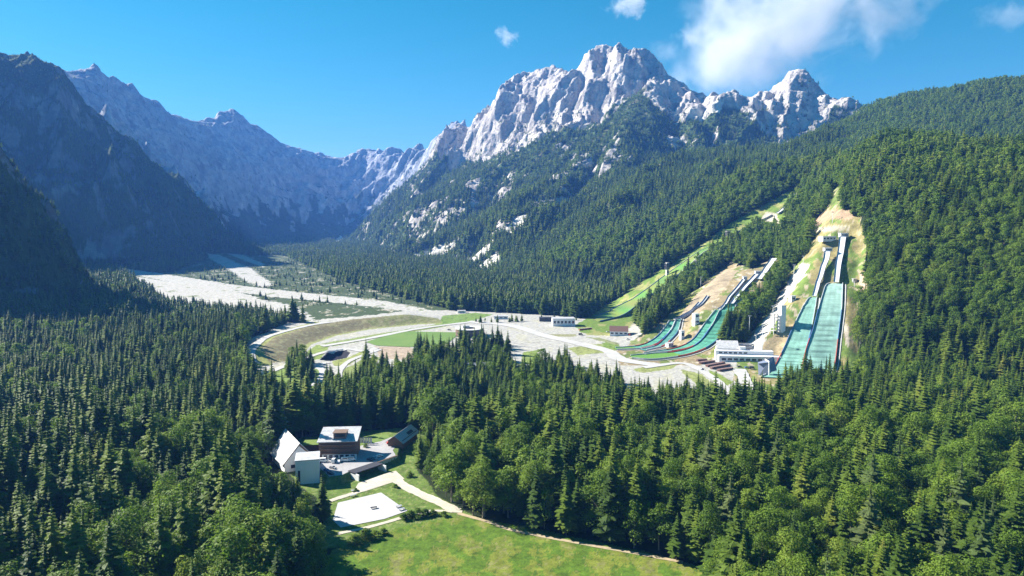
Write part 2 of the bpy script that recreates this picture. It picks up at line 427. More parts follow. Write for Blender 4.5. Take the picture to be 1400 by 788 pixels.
GUL = [([(748, 98, 3900), (728, 140, 3650), (703, 196, 3300)], 95, 75), ([(783, 104, 3830), (790, 135, 3500), (770, 168, 3180)], 60, 60), ([(828, 72, 3710), (826, 105, 3450), (812, 150, 3150)], 60, 50), ([(890, 80, 3620), (876, 120, 3300), (852, 140, 3150)], 55, 55),
       ([(912, 98, 3520), (920, 150, 3050), (928, 185, 2700), (934, 215, 2450)], 95, 60), ([(690, 225, 3050), (678, 240, 2900), (668, 272, 2620)], 95, 50), ([(1062, 118, 3180), (1050, 150, 2950), (1052, 185, 2750)], 70, 55), ([(1112, 120, 3080), (1098, 150, 2900), (1085, 190, 2700)], 60, 45), ([(955, 122, 3420), (958, 155, 3050), (975, 200, 2600)], 60, 50), ([(660, 165, 4450), (640, 195, 4100), (622, 232, 3500)], 70, 60), ([(830, 200, 2800), (800, 245, 2500), (770, 290, 2150)], 45, 50)]
for L_, w_, dep in GUL:
    l2 = [(at(a, b, Y).x, Y) for a, b, Y in L_]; d_, t_ = dist_poly(XX + 35 * gnoise(XX / 130, YY / 130, 180), YY, l2); tot = sum(math.hypot(q[0] - p[0], q[1] - p[1]) for p, q in zip(l2[:-1], l2[1:]))
    Z -= dep * np.clip(1 - d_ / w_, 0, 1) * sstep(0, .15, t_ / tot) * (1 - sstep(.8, 1, t_ / tot))
for (a_, b_, Y_), rad_, dep_ in (((1017, 150, 3310), 170, 75), ((1000, 140, 3350), 110, 25), ((1095, 99, 3140), 130, -28), ((1068, 112, 3180), 60, -8), ((928, 105, 3500), 90, 30), ((781, 103, 3840), 70, 35), ((205, 235, 2660), 70, 15), ((252, 262, 2700), 150, -60), ((292, 295, 2850), 130, -45), ((505, 212, 6150), 480, 95), ((450, 208, 5900), 300, 50), ((550, 212, 5950), 260, 70), ((600, 190, 5300), 180, 60), ((705, 122, 4120), 150, 55), ((240, 149, 4500), 200, 40), ((385, 201, 5500), 160, 45), ((318, 157, 5000), 110, -30), ((130, 94, 3850), 100, -20), ((530, 226, 6200), 130, 50)):
    c_ = at(a_, b_, Y_); Z -= dep_ * np.exp(-((XX - c_.x) ** 2 + (YY - c_.y) ** 2) / (rad_ ** 2))
st_ = Z + .22 * XX + 25 * gnoise(XX / 300, YY / 300, 170); ph = (st_ / 62.0) % 1.0; ph2 = (st_ / 23.0) % 1.0
Z += rock * near_r * ((np.where(ph < .72, ph / .72, (1 - ph) / .28) - .5) * 9 + (np.where(ph2 < .7, ph2 / .7, (1 - ph2) / .3) - .5) * 5) + farm * near_r * (1 - (rock > 0)) * (np.where(ph < .72, ph / .72, (1 - ph) / .28) - .5) * 9
hill = near_r * (1 - rockness)
Z += hill * (massif * ((g1 - .42) * 95 + (g2 - .42) * 26) + (1 - massif) * fbm(XX / 130, YY / 130, 4, 44) * 14)
Z += (patch + scat > 0) * massif * (g3 - .4) * 10
Z += flat * fbm(XX / 40, YY / 40, 3, 50) * .5 * (YY > 1150)

# ---- earthworks of the ski centre: a long dam around the stadium bowl
DAM = [at(366, 500, 700), at(352, 484, 745), at(372, 466, 815), at(420, 452, 890), at(480, 443, 950), at(560, 436, 1000), at(612, 434, 1012)]
DAMXY = [(p.x, p.y) for p in DAM]
dd, dt = dist_poly(XX, YY, DAMXY)
# signed side: inside of the bowl lies to the right of the line
sgn = np.ones_like(dd)
cx, cy = at(520, 470, 840).x, 830.0
dc = np.hypot(XX - cx, YY - cy)
best = np.full_like(dd, 1e9)
for (x1, y1), (x2, y2) in zip(DAMXY[:-1], DAMXY[1:]):
    L2 = (x2 - x1) ** 2 + (y2 - y1) ** 2
    t = np.clip(((XX - x1) * (x2 - x1) + (YY - y1) * (y2 - y1)) / L2, 0, 1)
    q = np.hypot(XX - x1 - t * (x2 - x1), YY - y1 - t * (y2 - y1))
    cr = (x2 - x1) * (YY - y1) - (y2 - y1) * (XX - x1)
    k = q < best; sgn = np.where(k, np.where(cr < 0, 1.0, -1.0), sgn); best = np.where(k, q, best)
Hd = 8.5 * sstep(0, 40, dt) * (1 - sstep(dt.max() - 70, dt.max(), dt))
prof = np.where(sgn > 0, 1 - sstep(3, 46, dd), 1 - sstep(8, 30, dd))
Z += Hd * prof * (dd < 60)
damin = (sgn > 0) & (dd > 3) & (dd < 46) & (Hd > .8)
# dark reservoir pit: sunk basin
PIT = [at(437, 489, 728), at(450, 476, 775), at(472, 474, 785), at(479, 480, 765), at(474, 487, 738), at(452, 490, 722)]
PITXY = [(p.x, p.y) for p in PIT]
inpit = inpoly(XX, YY, PITXY)
pd, _ = dist_poly(XX, YY, PITXY + [PITXY[0]])
Z -= inpit * np.clip(pd / 1.2, 0, 6.0)
# the raised car park of the near compound, held by a retaining wall
def flp(px, row, dz=0.0):
    """point on the level valley floor (raised by dz) seen through a pixel"""
    u, w = uw(px, row); y = -148 / w
    for _ in range(4): y = (FZ(y) + dz) / w
    return (u * y, y)
LOT_H = 3.6
LOTXY = [flp(*p, LOT_H) for p in [(466, 652), (480, 645), (505, 636), (543, 624), (548, 606), (560, 596), (530, 592), (500, 600), (486, 606), (436, 606), (434, 640), (448, 655)]]
inlot = inpoly(XX, YY, LOTXY); ld, _ = dist_poly(XX, YY, LOTXY + [LOTXY[0]])
back_ = sstep(440, 470, YY)          # the car park runs out level into the rising lawn behind
Z = np.where(YY < 560, Z + np.where(inlot, LOT_H, LOT_H * (1 - sstep(0, 1.2 + 16 * back_, ld)) * (ld < 18)), Z)

CAP = 1085.0
Z = np.where(Z > CAP - 60, CAP - 60 + 60 * np.tanh((Z - CAP + 60) / 400), Z)
Z = np.where((UU > .95) & (YY > 1500), np.minimum(Z, 420 + .1 * YY), Z)
def zat(x, y):
    """ground height at world x, y"""
    x = np.atleast_1d(np.asarray(x, float)); y = np.atleast_1d(np.asarray(y, float))
    return bilin(U, V, Z, x / y, np.log(y))
def z1(x, y): return float(zat(x, y)[0])
def hit(px, row, y0=150.0, y1=9000.0):
    """first ground point seen through a pixel"""
    u, w = uw(px, row)
    vv = np.linspace(math.log(y0), math.log(y1), 2500); yy = np.exp(vv)
    g = zat(u * yy, yy) - w * yy
    k = np.argmax(g > 0)
    if not g.max() > 0: return None
    if k == 0: k = 1
    t = -g[k - 1] / (g[k] - g[k - 1]); y = yy[k - 1] + t * (yy[k] - yy[k - 1])
    return Vector((u * y, y, z1(u * y, y)))

# the slopes of the ski jumps are graded: level from side to side along each hill
def pl3(L): return [hit(a, b) for a, b in L]
GRADE = [([(1143, 389), (1139.5, 404), (1135, 425.5), (1128.3, 461), (1121, 492), (1116, 511), (1112, 522)], [8, 10.5, 14, 18, 22, 23, 23]), ([(1113, 408), (1109.5, 415), (1105.5, 425.5), (1097, 452), (1088, 479), (1081, 496.6), (1068, 513)], [4, 6, 8, 12, 15, 17, 20]),
         ([(994, 423), (982, 444), (970, 463), (952, 477), (921, 485.5), (890, 488.5), (862, 490)], [16, 16, 16, 16, 10, 10, 8]), ([(923, 438.5), (913, 452), (901, 465), (884, 475), (862, 478), (842, 479)], [8, 12, 13, 10, 6, 5]),
         ([(1143, 389), (1145, 372), (1149, 350), (1153, 327)], [4, 4, 5, 6]), ([(1113, 408), (1117, 395), (1124, 374), (1129, 362), (1131, 353)], [3, 3, 3, 4, 4])]
for L_, wd_ in GRADE:
    P_ = pl3(L_); line2 = [(p.x, p.y) for p in P_]; m_ = (XX > min(p.x for p in P_) - 90) & (XX < max(p.x for p in P_) + 90) & (YY > min(p.y for p in P_) - 60) & (YY < max(p.y for p in P_) + 60)
    x_, y_ = XX[m_], YY[m_]; d_, t_ = dist_poly(x_, y_, line2); acc = [0.0]
    for a, b in zip(P_[:-1], P_[1:]): acc.append(acc[-1] + (b.xy - a.xy).length)
    ts = np.linspace(0, acc[-1], 80); cx_ = np.interp(ts, acc, [p.x for p in P_]); cy_ = np.interp(ts, acc, [p.y for p in P_]); cz = zat(cx_, cy_)
    cz = np.convolve(np.pad(cz, 5, 'edge'), np.ones(11) / 11, 'valid')
    hw = np.interp(t_, acc, wd_); f_ = 1 - sstep(hw + 1.5, hw + 26, d_); Z[m_] = Z[m_] * (1 - f_) + np.interp(t_, ts, cz) * f_
# ------------------------------------------------------------------ materials
def mat(name): 
    m = bpy.data.materials.new(name); m.use_nodes = True
    nt = m.node_tree; b = nt.nodes['Principled BSDF']; b.inputs['Specular IOR Level'].default_value = 0.25
    return m, nt, b
def plain(name, col, rough=.7, var=.12, scale=1.5, metal=0.0, spec=.3):
    """a surface with slight cloudy unevenness and a little bump"""
    m, nt, b = mat(name); L = nt.links; N = nt.nodes
    b.inputs['Roughness'].default_value = rough; b.inputs['Metallic'].default_value = metal; b.inputs['Specular IOR Level'].default_value = spec
    g = N.new('ShaderNodeNewGeometry'); n = N.new('ShaderNodeTexNoise'); n.inputs['Scale'].default_value = scale; n.inputs['Detail'].default_value = 4
    L.new(g.outputs['Position'], n.inputs['Vector'])
    mx = N.new('ShaderNodeMix'); mx.data_type = 'RGBA'
    mx.inputs[6].default_value = (*[c * (1 - var) for c in col], 1); mx.inputs[7].default_value = (*[min(1, c * (1 + var)) for c in col], 1)
    L.new(n.outputs['Fac'], mx.inputs[0]); L.new(mx.outputs[2], b.inputs['Base Color'])
    return m
def noise_node(nt, scale, detail=4, rough=.6):
    g = nt.nodes.new('ShaderNodeNewGeometry'); n = nt.nodes.new('ShaderNodeTexNoise')
    n.inputs['Scale'].default_value = scale; n.inputs['Detail'].default_value = detail; n.inputs['Roughness'].default_value = rough
    nt.links.new(g.outputs['Position'], n.inputs['Vector']); return n
def ramp(nt, src, stops):
    r = nt.nodes.new('ShaderNodeValToRGB'); r.color_ramp.elements[0].position = stops[0][0]; r.color_ramp.elements[0].color = (*stops[0][1], 1)
    r.color_ramp.elements[1].position = stops[-1][0]; r.color_ramp.elements[1].color = (*stops[-1][1], 1)
    for p, c in stops[1:-1]:
        e = r.color_ramp.elements.new(p); e.color = (*c, 1)
    nt.links.new(src, r.inputs[0]); return r

def land_material(name, s1, s2, bump_d, bump_s):
    """vertex colour of the surface type, broken up by procedural grain and bump"""
    m, nt, b = mat(name); L = nt.links; N = nt.nodes
    b.inputs['Roughness'].default_value = .95; b.inputs['Specular IOR Level'].default_value = .1
    at_ = N.new('ShaderNodeAttribute'); at_.attribute_name = 'soil'
    n1 = noise_node(nt, s1, 6, .65); n2 = noise_node(nt, s2, 5, .7)
    r1 = ramp(nt, n1.outputs['Fac'], [(.3, (.62, .62, .64)), (.7, (1.35, 1.33, 1.3))]); r2 = ramp(nt, n2.outputs['Fac'], [(.3, (.75, .77, .75)), (.72, (1.25, 1.22, 1.2))])
    a = N.new('ShaderNodeMix'); a.data_type = 'RGBA'; a.blend_type = 'MULTIPLY'; a.inputs[0].default_value = 1
    c = N.new('ShaderNodeMix'); c.data_type = 'RGBA'; c.blend_type = 'MULTIPLY'; c.inputs[0].default_value = 1
    L.new(at_.outputs['Color'], a.inputs[6]); L.new(r1.outputs[0], a.inputs[7]); L.new(a.outputs[2], c.inputs[6]); L.new(r2.outputs[0], c.inputs[7])
    L.new(c.outputs[2], b.inputs['Base Color'])
    bp = N.new('ShaderNodeBump'); bp.inputs['Distance'].default_value = bump_d; bp.inputs['Strength'].default_value = bump_s
    L.new(n1.outputs['Fac'], bp.inputs['Height']); L.new(bp.outputs[0], b.inputs['Normal'])
    return m
M_ground = land_material('ground_soil', .25, 1.3, .5, .5)
M_hill = land_material('hill_soil', .08, .5, 2.0, .6)
M_rock = land_material('limestone', .025, .11, 22.0, 1.0)
M_rockn = land_material('limestone_near', .05, .22, 9.0, 1.0)

# ------------------------------------------------------------------ surface types -> colour per ground point
def col(c): return np.array(c, float)
COL = np.empty(XX.shape + (3,)); COL[:] = col((.022, .034, .012))            # forest floor
def put(mask, c):
    m_ = np.clip(mask, 0, 1)[..., None] if mask.dtype != bool else mask[..., None].astype(float)
    COL[:] = COL * (1 - m_) + col(c) * m_
PXf, PYf = project(XX, YY, Z)
wpx = fbm(XX / 14, YY / 14, 3, 201); wpy = fbm(XX / 14, YY / 14, 3, 207)
def zone(poly, amp=0.0, ylo=0, yhi=9999):
    """ground inside an outline, with a ragged edge of amp metres (seen size shrinks with distance)"""
    if amp: return inpoly(PXf + wpx * amp * F_PX / YY, PYf + wpy * amp * 140 / YY * F_PX / YY * .8, poly) & (YY > ylo) & (YY < yhi)
    return inpoly(PXf, PYf, poly) & (YY > ylo) & (YY < yhi)
fl = rise < 14
# scrubland and river wash
SCRUBLAND = [(240, 372), (300, 345), (345, 340), (390, 350), (470, 385), (620, 425), (620, 436), (560, 434), (430, 440), (395, 438), (350, 430), (290, 424), (235, 415), (190, 392), (170, 375)]
GRAVEL = [[(138, 362), (240, 377), (330, 391), (430, 402), (520, 411), (612, 428), (600, 433), (520, 421), (430, 411), (370, 406), (300, 396), (240, 387), (160, 372)],
          [(175, 376), (240, 387), (300, 395), (345, 404), (372, 418), (330, 422), (290, 421), (235, 412), (190, 392)],
          [(272, 345), (300, 349), (345, 368), (375, 390), (360, 394), (338, 386), (308, 366)], [(296, 340), (320, 344), (364, 362), (358, 365), (318, 350)],
          [(330, 405), (400, 417), (425, 434), (440, 445), (400, 436), (350, 418), (318, 411)], [(430, 437), (500, 432), (560, 424), (600, 428), (570, 430), (520, 437), (440, 443)]]
sn = fbm(XX / 25, YY / 45, 4, 301); sn2 = fbm(XX / 7, YY / 12, 3, 305)
scrub = zone(SCRUBLAND, 12, 900, 2600) & fl
put(scrub, (.055, .08, .03)); put(scrub & (sn > .22), (.14, .15, .08)); put(scrub & (sn2 + sn > .45), (.38, .36, .32))
gravel = np.zeros(XX.shape, bool)
for k, pl in enumerate(GRAVEL): gravel |= zone(pl, 14, 900, 2600)
gravel &= fl
put(gravel, (.41, .4, .38)); put(gravel & (sn2 > .28), (.3, .3, .25)); put(gravel & (sn > .33), (.2, .22, .13))
# the clear ground of the ski centre and the slopes
CLEAR_STADIUM = [(333, 478), (338, 464), (370, 453), (392, 441), (440, 441), (560, 426), (620, 424), (700, 428), (750, 431), (800, 436), (850, 428), (880, 450), (862, 476), (950, 480), (1015, 476), (1075, 500), (1100, 520), (1090, 545), (1050, 582), (1010, 588), (1000, 580),
                 (930, 568), (860, 556), (790, 532), (720, 512), (640, 495), (585, 500), (560, 520), (520, 548), (440, 556), (400, 548), (350, 530), (335, 500)]
CLEAR_FLY = [(785, 446), (850, 404), (905, 369), (960, 334), (1000, 304), (1045, 280), (1085, 257), (1100, 258), (1096, 273), (1072, 290), (1078, 300), (1070, 316), (1050, 318), (1040, 305), (1010, 330), (985, 343), (960, 358), (930, 386), (880, 424), (850, 460), (800, 458)]
CLEAR_MID = [(838, 484), (862, 470), (900, 444), (912, 432), (945, 402), (985, 368), (1000, 358), (1028, 368), (1058, 353), (1070, 362), (1045, 395), (1013, 425), (990, 462), (985, 485), (960, 500), (850, 500)]
CLEAR_BIG = [(1008, 482), (1035, 445), (1062, 410), (1078, 375), (1106, 345), (1114, 318), (1108, 312), (1112, 302), (1130, 290), (1136, 258), (1152, 256), (1152, 288), (1176, 298), (1185, 330), (1184, 400), (1166, 440), (1172, 470), (1174, 530), (1150, 560), (1085, 560), (1000, 545)]
clr_st = zone(CLEAR_STADIUM, 6, 560, 1250); clr_fly = zone(CLEAR_FLY, 5, 700, 1450); clr_mid = zone(CLEAR_MID, 5, 600, 1150); clr_big = zone(CLEAR_BIG, 5, 600, 1250)
put(clr_st, (.37, .365, .35)); put(clr_st & (sn > .25), (.38, .37, .31)); put(clr_st & (sn2 > .3), (.42, .41, .37)); put(clr_st & (np.abs(fbm(XX / 30, YY / 11, 3, 333)) < .035), (.36, .35, .31))
put(clr_fly, (.13, .2, .04)); put(clr_fly & (sn > .1), (.24, .25, .09))
put(clr_mid, (.27, .22, .13)); put(clr_mid & (sn > .1), (.14, .18, .05)); put(clr_mid & (sn2 > .25), (.4, .36, .29))
put(clr_big, (.25, .22, .1)); put(clr_big & (sn > .02), (.13, .19, .045)); put(clr_big & (sn2 > .27), (.36, .31, .22))
BIGSTRIP = [(1010, 482), (1030, 458), (1052, 428), (1068, 400), (1085, 372), (1098, 360), (1108, 362), (1100, 378), (1078, 405), (1060, 440), (1046, 462), (1062, 478), (1055, 492), (1030, 492)]
put(zone(BIGSTRIP, 4, 600, 1100), (.48, .46, .43))
put(zone([(1060, 455), (1082, 445), (1098, 430), (1080, 465), (1062, 495), (1040, 490), (1045, 470)], 4, 600, 1000), (.42, .33, .2))
put(zone([(1110, 305), (1130, 288), (1158, 286), (1168, 293), (1166, 300), (1135, 300), (1114, 311)], 4, 700, 1200), (.34, .25, .17))
put(zone([(1130, 250), (1152, 250), (1152, 282), (1130, 284)], 2, 700, 1300) & (sn2 + sn < .1), (.12, .17, .045))
put(zone([(1104, 313), (1150, 308), (1170, 312), (1150, 316), (1105, 318)], 1, 700, 1200), (.42, .38, .29))
put(zone([(1040, 300), (1048, 290), (1062, 292), (1066, 306), (1058, 316), (1048, 314)], 2, 900, 1500), (.5, .46, .38))
put(zone([(1174, 370), (1184, 375), (1186, 400), (1176, 398)], 2, 600, 1000), (.42, .32, .25)); put(zone([(1152, 440), (1160, 445), (1162, 475), (1156, 470)], 1, 600, 1000), (.5, .44, .36))
put(zone([(925, 432), (955, 400), (990, 368), (1010, 370), (985, 402), (950, 430), (935, 440)], 4, 700, 1150), (.33, .27, .19))
put(zone([(905, 440), (925, 422), (940, 405), (955, 398), (935, 425), (915, 445)], 2, 700, 1150), (.2, .22, .06))
GRASS = [([(345, 487), (345, 472), (372, 456), (430, 440), (448, 443), (392, 459), (362, 474), (366, 488), (372, 500), (358, 500)], (.27, .29, .1)), ([(410, 490), (432, 472), (452, 471), (440, 490), (425, 494)], (.2, .26, .07)),
         ([(455, 494), (478, 488), (500, 478), (492, 490), (472, 502), (455, 500)], (.24, .27, .09)), ([(360, 512), (400, 498), (440, 506), (446, 530), (400, 548), (350, 540)], (.17, .24, .06)),
         ([(440, 470), (520, 456), (590, 445), (604, 440), (612, 446), (520, 462), (455, 474)], (.2, .25, .09)), ([(604, 432), (650, 428), (674, 430), (645, 440), (600, 446)], (.15, .23, .06)),
         ([(470, 505), (500, 490), (520, 488), (500, 520), (480, 540), (450, 545)], (.2, .24, .08)),
         ([(715, 482), (735, 478), (742, 500), (710, 508)], (.17, .23, .06)), ([(776, 476), (820, 470), (852, 477), (830, 482), (790, 486)], (.24, .27, .1)), ([(822, 469), (835, 467), (852, 475), (842, 478), (826, 476)], (.15, .22, .05)),
         ([(738, 457), (788, 457), (790, 460), (740, 461)], (.24, .24, .13)), ([(800, 461), (820, 462), (848, 470), (844, 472), (815, 465)], (.22, .24, .12)), ([(860, 467), (870, 464), (876, 470), (864, 471)], (.2, .24, .09)),
         ([(862, 506), (895, 498), (925, 496), (922, 504), (880, 510)], (.24, .27, .1)), ([(968, 506), (985, 512), (1002, 522), (995, 528), (975, 518)], (.18, .24, .06)), ([(930, 505), (960, 512), (995, 545), (1000, 565), (975, 550)], (.24, .27, .1)), ([(1018, 525), (1032, 512), (1035, 530), (1022, 535)], (.2, .26, .07)),
         ([(985, 485), (1012, 450), (985, 492)], (.2, .25, .07)), ([(967, 490), (985, 462), (1000, 445), (992, 470), (980, 488)], (.22, .25, .07))]
for pl, c in GRASS:
    z_ = zone(pl, 2.5, 500, 1200); put(z_, c); put(z_ & (sn2 > .22), tuple(k * .75 for k in c))
put(zone([(512, 474), (558, 474), (576, 485), (560, 493), (520, 490)], 2, 500, 1200), (.36, .29, .23))
put(damin & (PXf < 565), (.2, .175, .1)); put(damin & (PXf + 90 * sn >= 520), (.19, .2, .085)); put(damin & (sn2 > .15), (.25, .235, .13)); put(damin & (dd > 40), (.26, .28, .11))
put(inpit, (.022, .022, .03))
# near meadow and the strip round the compound
MEADOW = [(425, 800), (455, 752), (500, 735), (560, 718), (625, 706), (665, 712), (730, 722), (800, 738), (870, 752), (948, 772), (975, 800), (1010, 900), (900, 1400), (500, 1400), (400, 900)]
YARD = [(392, 640), (384, 604), (430, 596), (450, 592), (545, 586), (588, 590), (584, 612), (568, 640), (600, 680), (648, 705), (665, 714), (560, 722), (470, 748), (430, 752), (448, 690), (410, 665)]
md = zone(MEADOW, 2, 100, 430); yd = zone(YARD, 1.5, 300, 520)
mn = fbm(XX / 9, YY / 16, 4, 401); mn2 = fbm(XX / 2.2, YY / 3, 3, 405)
put(yd, (.105, .16, .035)); put(yd & (mn2 > .2), (.17, .2, .07))
put(md, (.085, .15, .018)); put(md & (mn > .02), (.13, .17, .028)); put(md & (PYf > 752) & (mn + .5 * mn2 > -.05), (.15, .18, .03)); put(md & (mn2 > .16), (.065, .12, .018)); put(md & (mn + mn2 > .42), (.17, .18, .06))
# mountains
put((rise > 10) & (massif > 0), (.05, .085, .026)); put((rise > 10) & (PXf > 1130) & (YY > 1200), (.05, .085, .026))
put((rise > 10) & (massif > 0) & (nz2 > .2) & (YY > 1700), (.12, .13, .07))
streak = fbm(XX / 30, YY / 160, 4, 501); strk = fbm(XX / 60 + YY / 300, YY / 60, 4, 505)
def rockcol(mask, dark=1.0):
    put(mask > 0, tuple(c * dark for c in (.52, .485, .465))); put((mask > 0) & (streak > .1), tuple(c * dark for c in (.38, .355, .345))); put((mask > 0) & (strk > .28), tuple(c * dark for c in (.24, .23, .225)))
rockcol(rock); rockcol(patch, .95); rockcol(scat & (massif > 0), .85)
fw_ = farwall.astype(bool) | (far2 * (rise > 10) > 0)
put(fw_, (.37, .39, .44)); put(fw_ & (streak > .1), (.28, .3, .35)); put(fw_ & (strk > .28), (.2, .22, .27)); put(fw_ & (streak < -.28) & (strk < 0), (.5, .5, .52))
# green ledges low on the walls
slope = np.gradient(Z, axis=0) / np.maximum(np.gradient(YY, axis=0), 1e-6)
ledge = (slope < .75) & (nz1 > -.1)
put((rock > 0) & ledge & (PYf > 150 - 20 * nz2) & (nz2 > .0), (.06, .085, .035))
put((far2 > 0) & (PYf + 60 * strk + 30 * nz1 > 288) & (rise > 5), (.05, .075, .035)); put((far2 > 0) & (PYf > 255) & (ledge) & (strk > 0), (.06, .08, .04))
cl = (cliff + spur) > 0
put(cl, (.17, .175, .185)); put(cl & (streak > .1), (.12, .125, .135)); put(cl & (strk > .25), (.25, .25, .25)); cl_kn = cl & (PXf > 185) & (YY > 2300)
cliffveg = cl & ((slope < 1.2) & (nz1 + .5 * nz2 > -.45) | (nz1 + .6 * nz2 > -.05))
cliffveg = cliffveg | (cl_kn & (nz1 + nz2 > -.5))
put(cliffveg, (.05, .08, .022))
put(scree > 0, (.62, .6, .56))

# ------------------------------------------------------------------ ground meshes, split by landform
names = ['ground', 'river_valley', 'wooded_hill', 'rocky_mountain', 'far_mountain_wall', 'cliff_mountain', 'shaded_spur']
reg = np.zeros(XX.shape, np.int8)
reg[(YY > 1150)] = 1
reg[(rise > 10)] = 2
reg[(rise > 6) & ((massif > 0) | ((YY > 2550) & (PXf > 465)))] = 3
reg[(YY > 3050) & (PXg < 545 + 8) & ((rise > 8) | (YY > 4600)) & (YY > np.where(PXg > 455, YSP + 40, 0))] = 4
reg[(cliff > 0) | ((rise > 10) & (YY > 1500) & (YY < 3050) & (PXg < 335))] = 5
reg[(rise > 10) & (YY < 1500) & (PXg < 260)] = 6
mats_land = [M_ground, M_ground, M_hill, M_rock, M_rock, M_rockn, M_rockn]
nv_, nu_ = XX.shape
idx = np.arange(nv_ * nu_).reshape(nv_, nu_)
quads = np.stack([idx[:-1, :-1], idx[:-1, 1:], idx[1:, 1:], idx[1:, :-1]], -1).reshape(-1, 4)
qreg = reg[:-1, :-1].ravel()
co_all = np.stack([XX, YY, Z], -1).reshape(-1, 3).astype(np.float32); col_all = np.concatenate([COL, np.ones(XX.shape + (1,))], -1).reshape(-1, 4).astype(np.float32)
def quad_mesh(name, co, q, colr=None, smooth=True):
    me = bpy.data.meshes.new(name)
    me.vertices.add(len(co)); me.vertices.foreach_set('co', np.ascontiguousarray(co, dtype=np.float32).ravel())
    me.loops.add(q.size); me.loops.foreach_set('vertex_index', np.ascontiguousarray(q, dtype=np.int32).ravel())
    me.polygons.add(len(q)); me.polygons.foreach_set('loop_start', np.arange(0, q.size, q.shape[1], dtype=np.int32))
    if smooth: me.polygons.foreach_set('use_smooth', np.ones(len(q), bool))
    if colr is not None:
        a = me.attributes.new('soil', 'FLOAT_COLOR', 'POINT'); a.data.foreach_set('color', np.ascontiguousarray(colr, dtype=np.float32).ravel())
    me.update(); return me
XMAX = 7600
cx_ = (XX[:-1, :-1].ravel() - 200); qreg = np.where(np.abs(cx_) > XMAX - 250, -1, qreg)
for k, nm in enumerate(names):
    q = quads[qreg == k]
    if len(q) == 0: continue
    used = np.unique(q); rm = np.zeros(nv_ * nu_, np.int32); rm[used] = np.arange(len(used))
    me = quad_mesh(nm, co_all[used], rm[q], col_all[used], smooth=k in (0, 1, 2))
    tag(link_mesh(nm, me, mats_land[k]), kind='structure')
# the land behind and beside the viewer, down to the horizon
b_ = MB(); b_.add([(200 - XMAX, -1600, -156), (200 + XMAX, -1600, -156), (200 + XMAX, 9400, -156), (200 - XMAX, 9400, -156)], [(0, 1, 2, 3)])
gm = plain('far_land', (.05, .08, .03), .95, .3, .01); tag(b_.build('surrounding_land', gm), kind='structure')
# ------------------------------------------------------------------ surfaces laid on the ground
KEEPOUT = []
def seamed(name, c, rough=.45):
    m, nt, b = mat(name); w = nt.nodes.new('ShaderNodeTexWave'); g = nt.nodes.new('ShaderNodeNewGeometry'); w.inputs['Scale'].default_value = .32; w.inputs['Distortion'].default_value = .0; w.bands_direction = 'X'
    nt.links.new(g.outputs['Position'], w.inputs['Vector']); r = ramp(nt, w.outputs['Fac'], [(.0, [k * .62 for k in c]), (.12, [k * .97 for k in c]), (1, c)]); n = noise_node(nt, .35, 5); r2 = ramp(nt, n.outputs['Fac'], [(.35, (.72, .72, .72)), (.65, (1.05, 1.04, 1.02))])
    mx = nt.nodes.new('ShaderNodeMix'); mx.data_type = 'RGBA'; mx.blend_type = 'MULTIPLY'; mx.inputs[0].default_value = 1; nt.links.new(r.outputs[0], mx.inputs[6]); nt.links.new(r2.outputs[0], mx.inputs[7]); nt.links.new(mx.outputs[2], b.inputs['Base Color']); b.inputs['Roughness'].default_value = rough; return m
def P3(px, row):
    p = hit(px, row)
    return p if p is not None else at(px, row, 1000)
def sheet(name, poly, m, dz=.12, cell=4.0, px=True, kind='structure'):
    """a flat surface draped over the ground inside an outline"""
    P = [P3(*p).xy for p in poly] if px else [Vector(p) for p in poly]
    n = len(P); ring = []
    for i in range(n):
        a, b = P[i], P[(i + 1) % n]; k = max(1, int((b - a).length / cell))
        ring += [a.lerp(b, j / k) for j in range(k)]
    vs = [v.copy() for v in ring]; m_ = len(vs); edges = [(i, (i + 1) % m_) for i in range(m_)]
    xs = np.array([v.x for v in ring]); ys = np.array([v.y for v in ring])
    gx, gy = np.meshgrid(np.arange(xs.min(), xs.max(), cell), np.arange(ys.min(), ys.max(), cell)); gx = gx.ravel() + .01; gy = gy.ravel() + .013
    loop = [(v.x, v.y) for v in ring]; ins = inpoly(gx, gy, loop); d, _ = dist_poly(gx, gy, loop + [loop[0]]); ins &= d > cell * .3
    vs += [Vector((a, b)) for a, b in zip(gx[ins], gy[ins])]
    r = mgeo.delaunay_2d_cdt(vs, edges, [list(range(m_))], 1, 1e-4)
    V2 = r[0]; zz = zat([v.x for v in V2], [v.y for v in V2]) + dz
    me = bpy.data.meshes.new(name); me.from_pydata([(v.x, v.y, float(z)) for v, z in zip(V2, zz)], [], [list(f) for f in r[2]])
    bm = bmesh.new(); bm.from_mesh(me)
    for f in bm.faces:
        if f.normal.z < 0: f.normal_flip()
    bm.to_mesh(me); bm.free()
    return tag(link_mesh(name, me, m), kind=kind)
def catmull(P, n):
    P = [Vector(p) for p in P]; out = []
    Q = [P[0] * 2 - P[1]] + P + [P[-1] * 2 - P[-2]]
    L = [0.0]
    for a, b in zip(P[:-1], P[1:]): L.append(L[-1] + (b - a).length)
    for k in range(n):
        s = L[-1] * k / (n - 1); i = 0
        while i < len(P) - 2 and L[i + 1] < s: i += 1
        t = (s - L[i]) / max(1e-6, L[i + 1] - L[i]); p0, p1, p2, p3 = Q[i:i + 4]
        out.append(.5 * ((2 * p1) + (p2 - p0) * t + (2 * p0 - 5 * p1 + 4 * p2 - p3) * t * t + (3 * p1 - p0 - 3 * p2 + p3) * t ** 3))
    return out
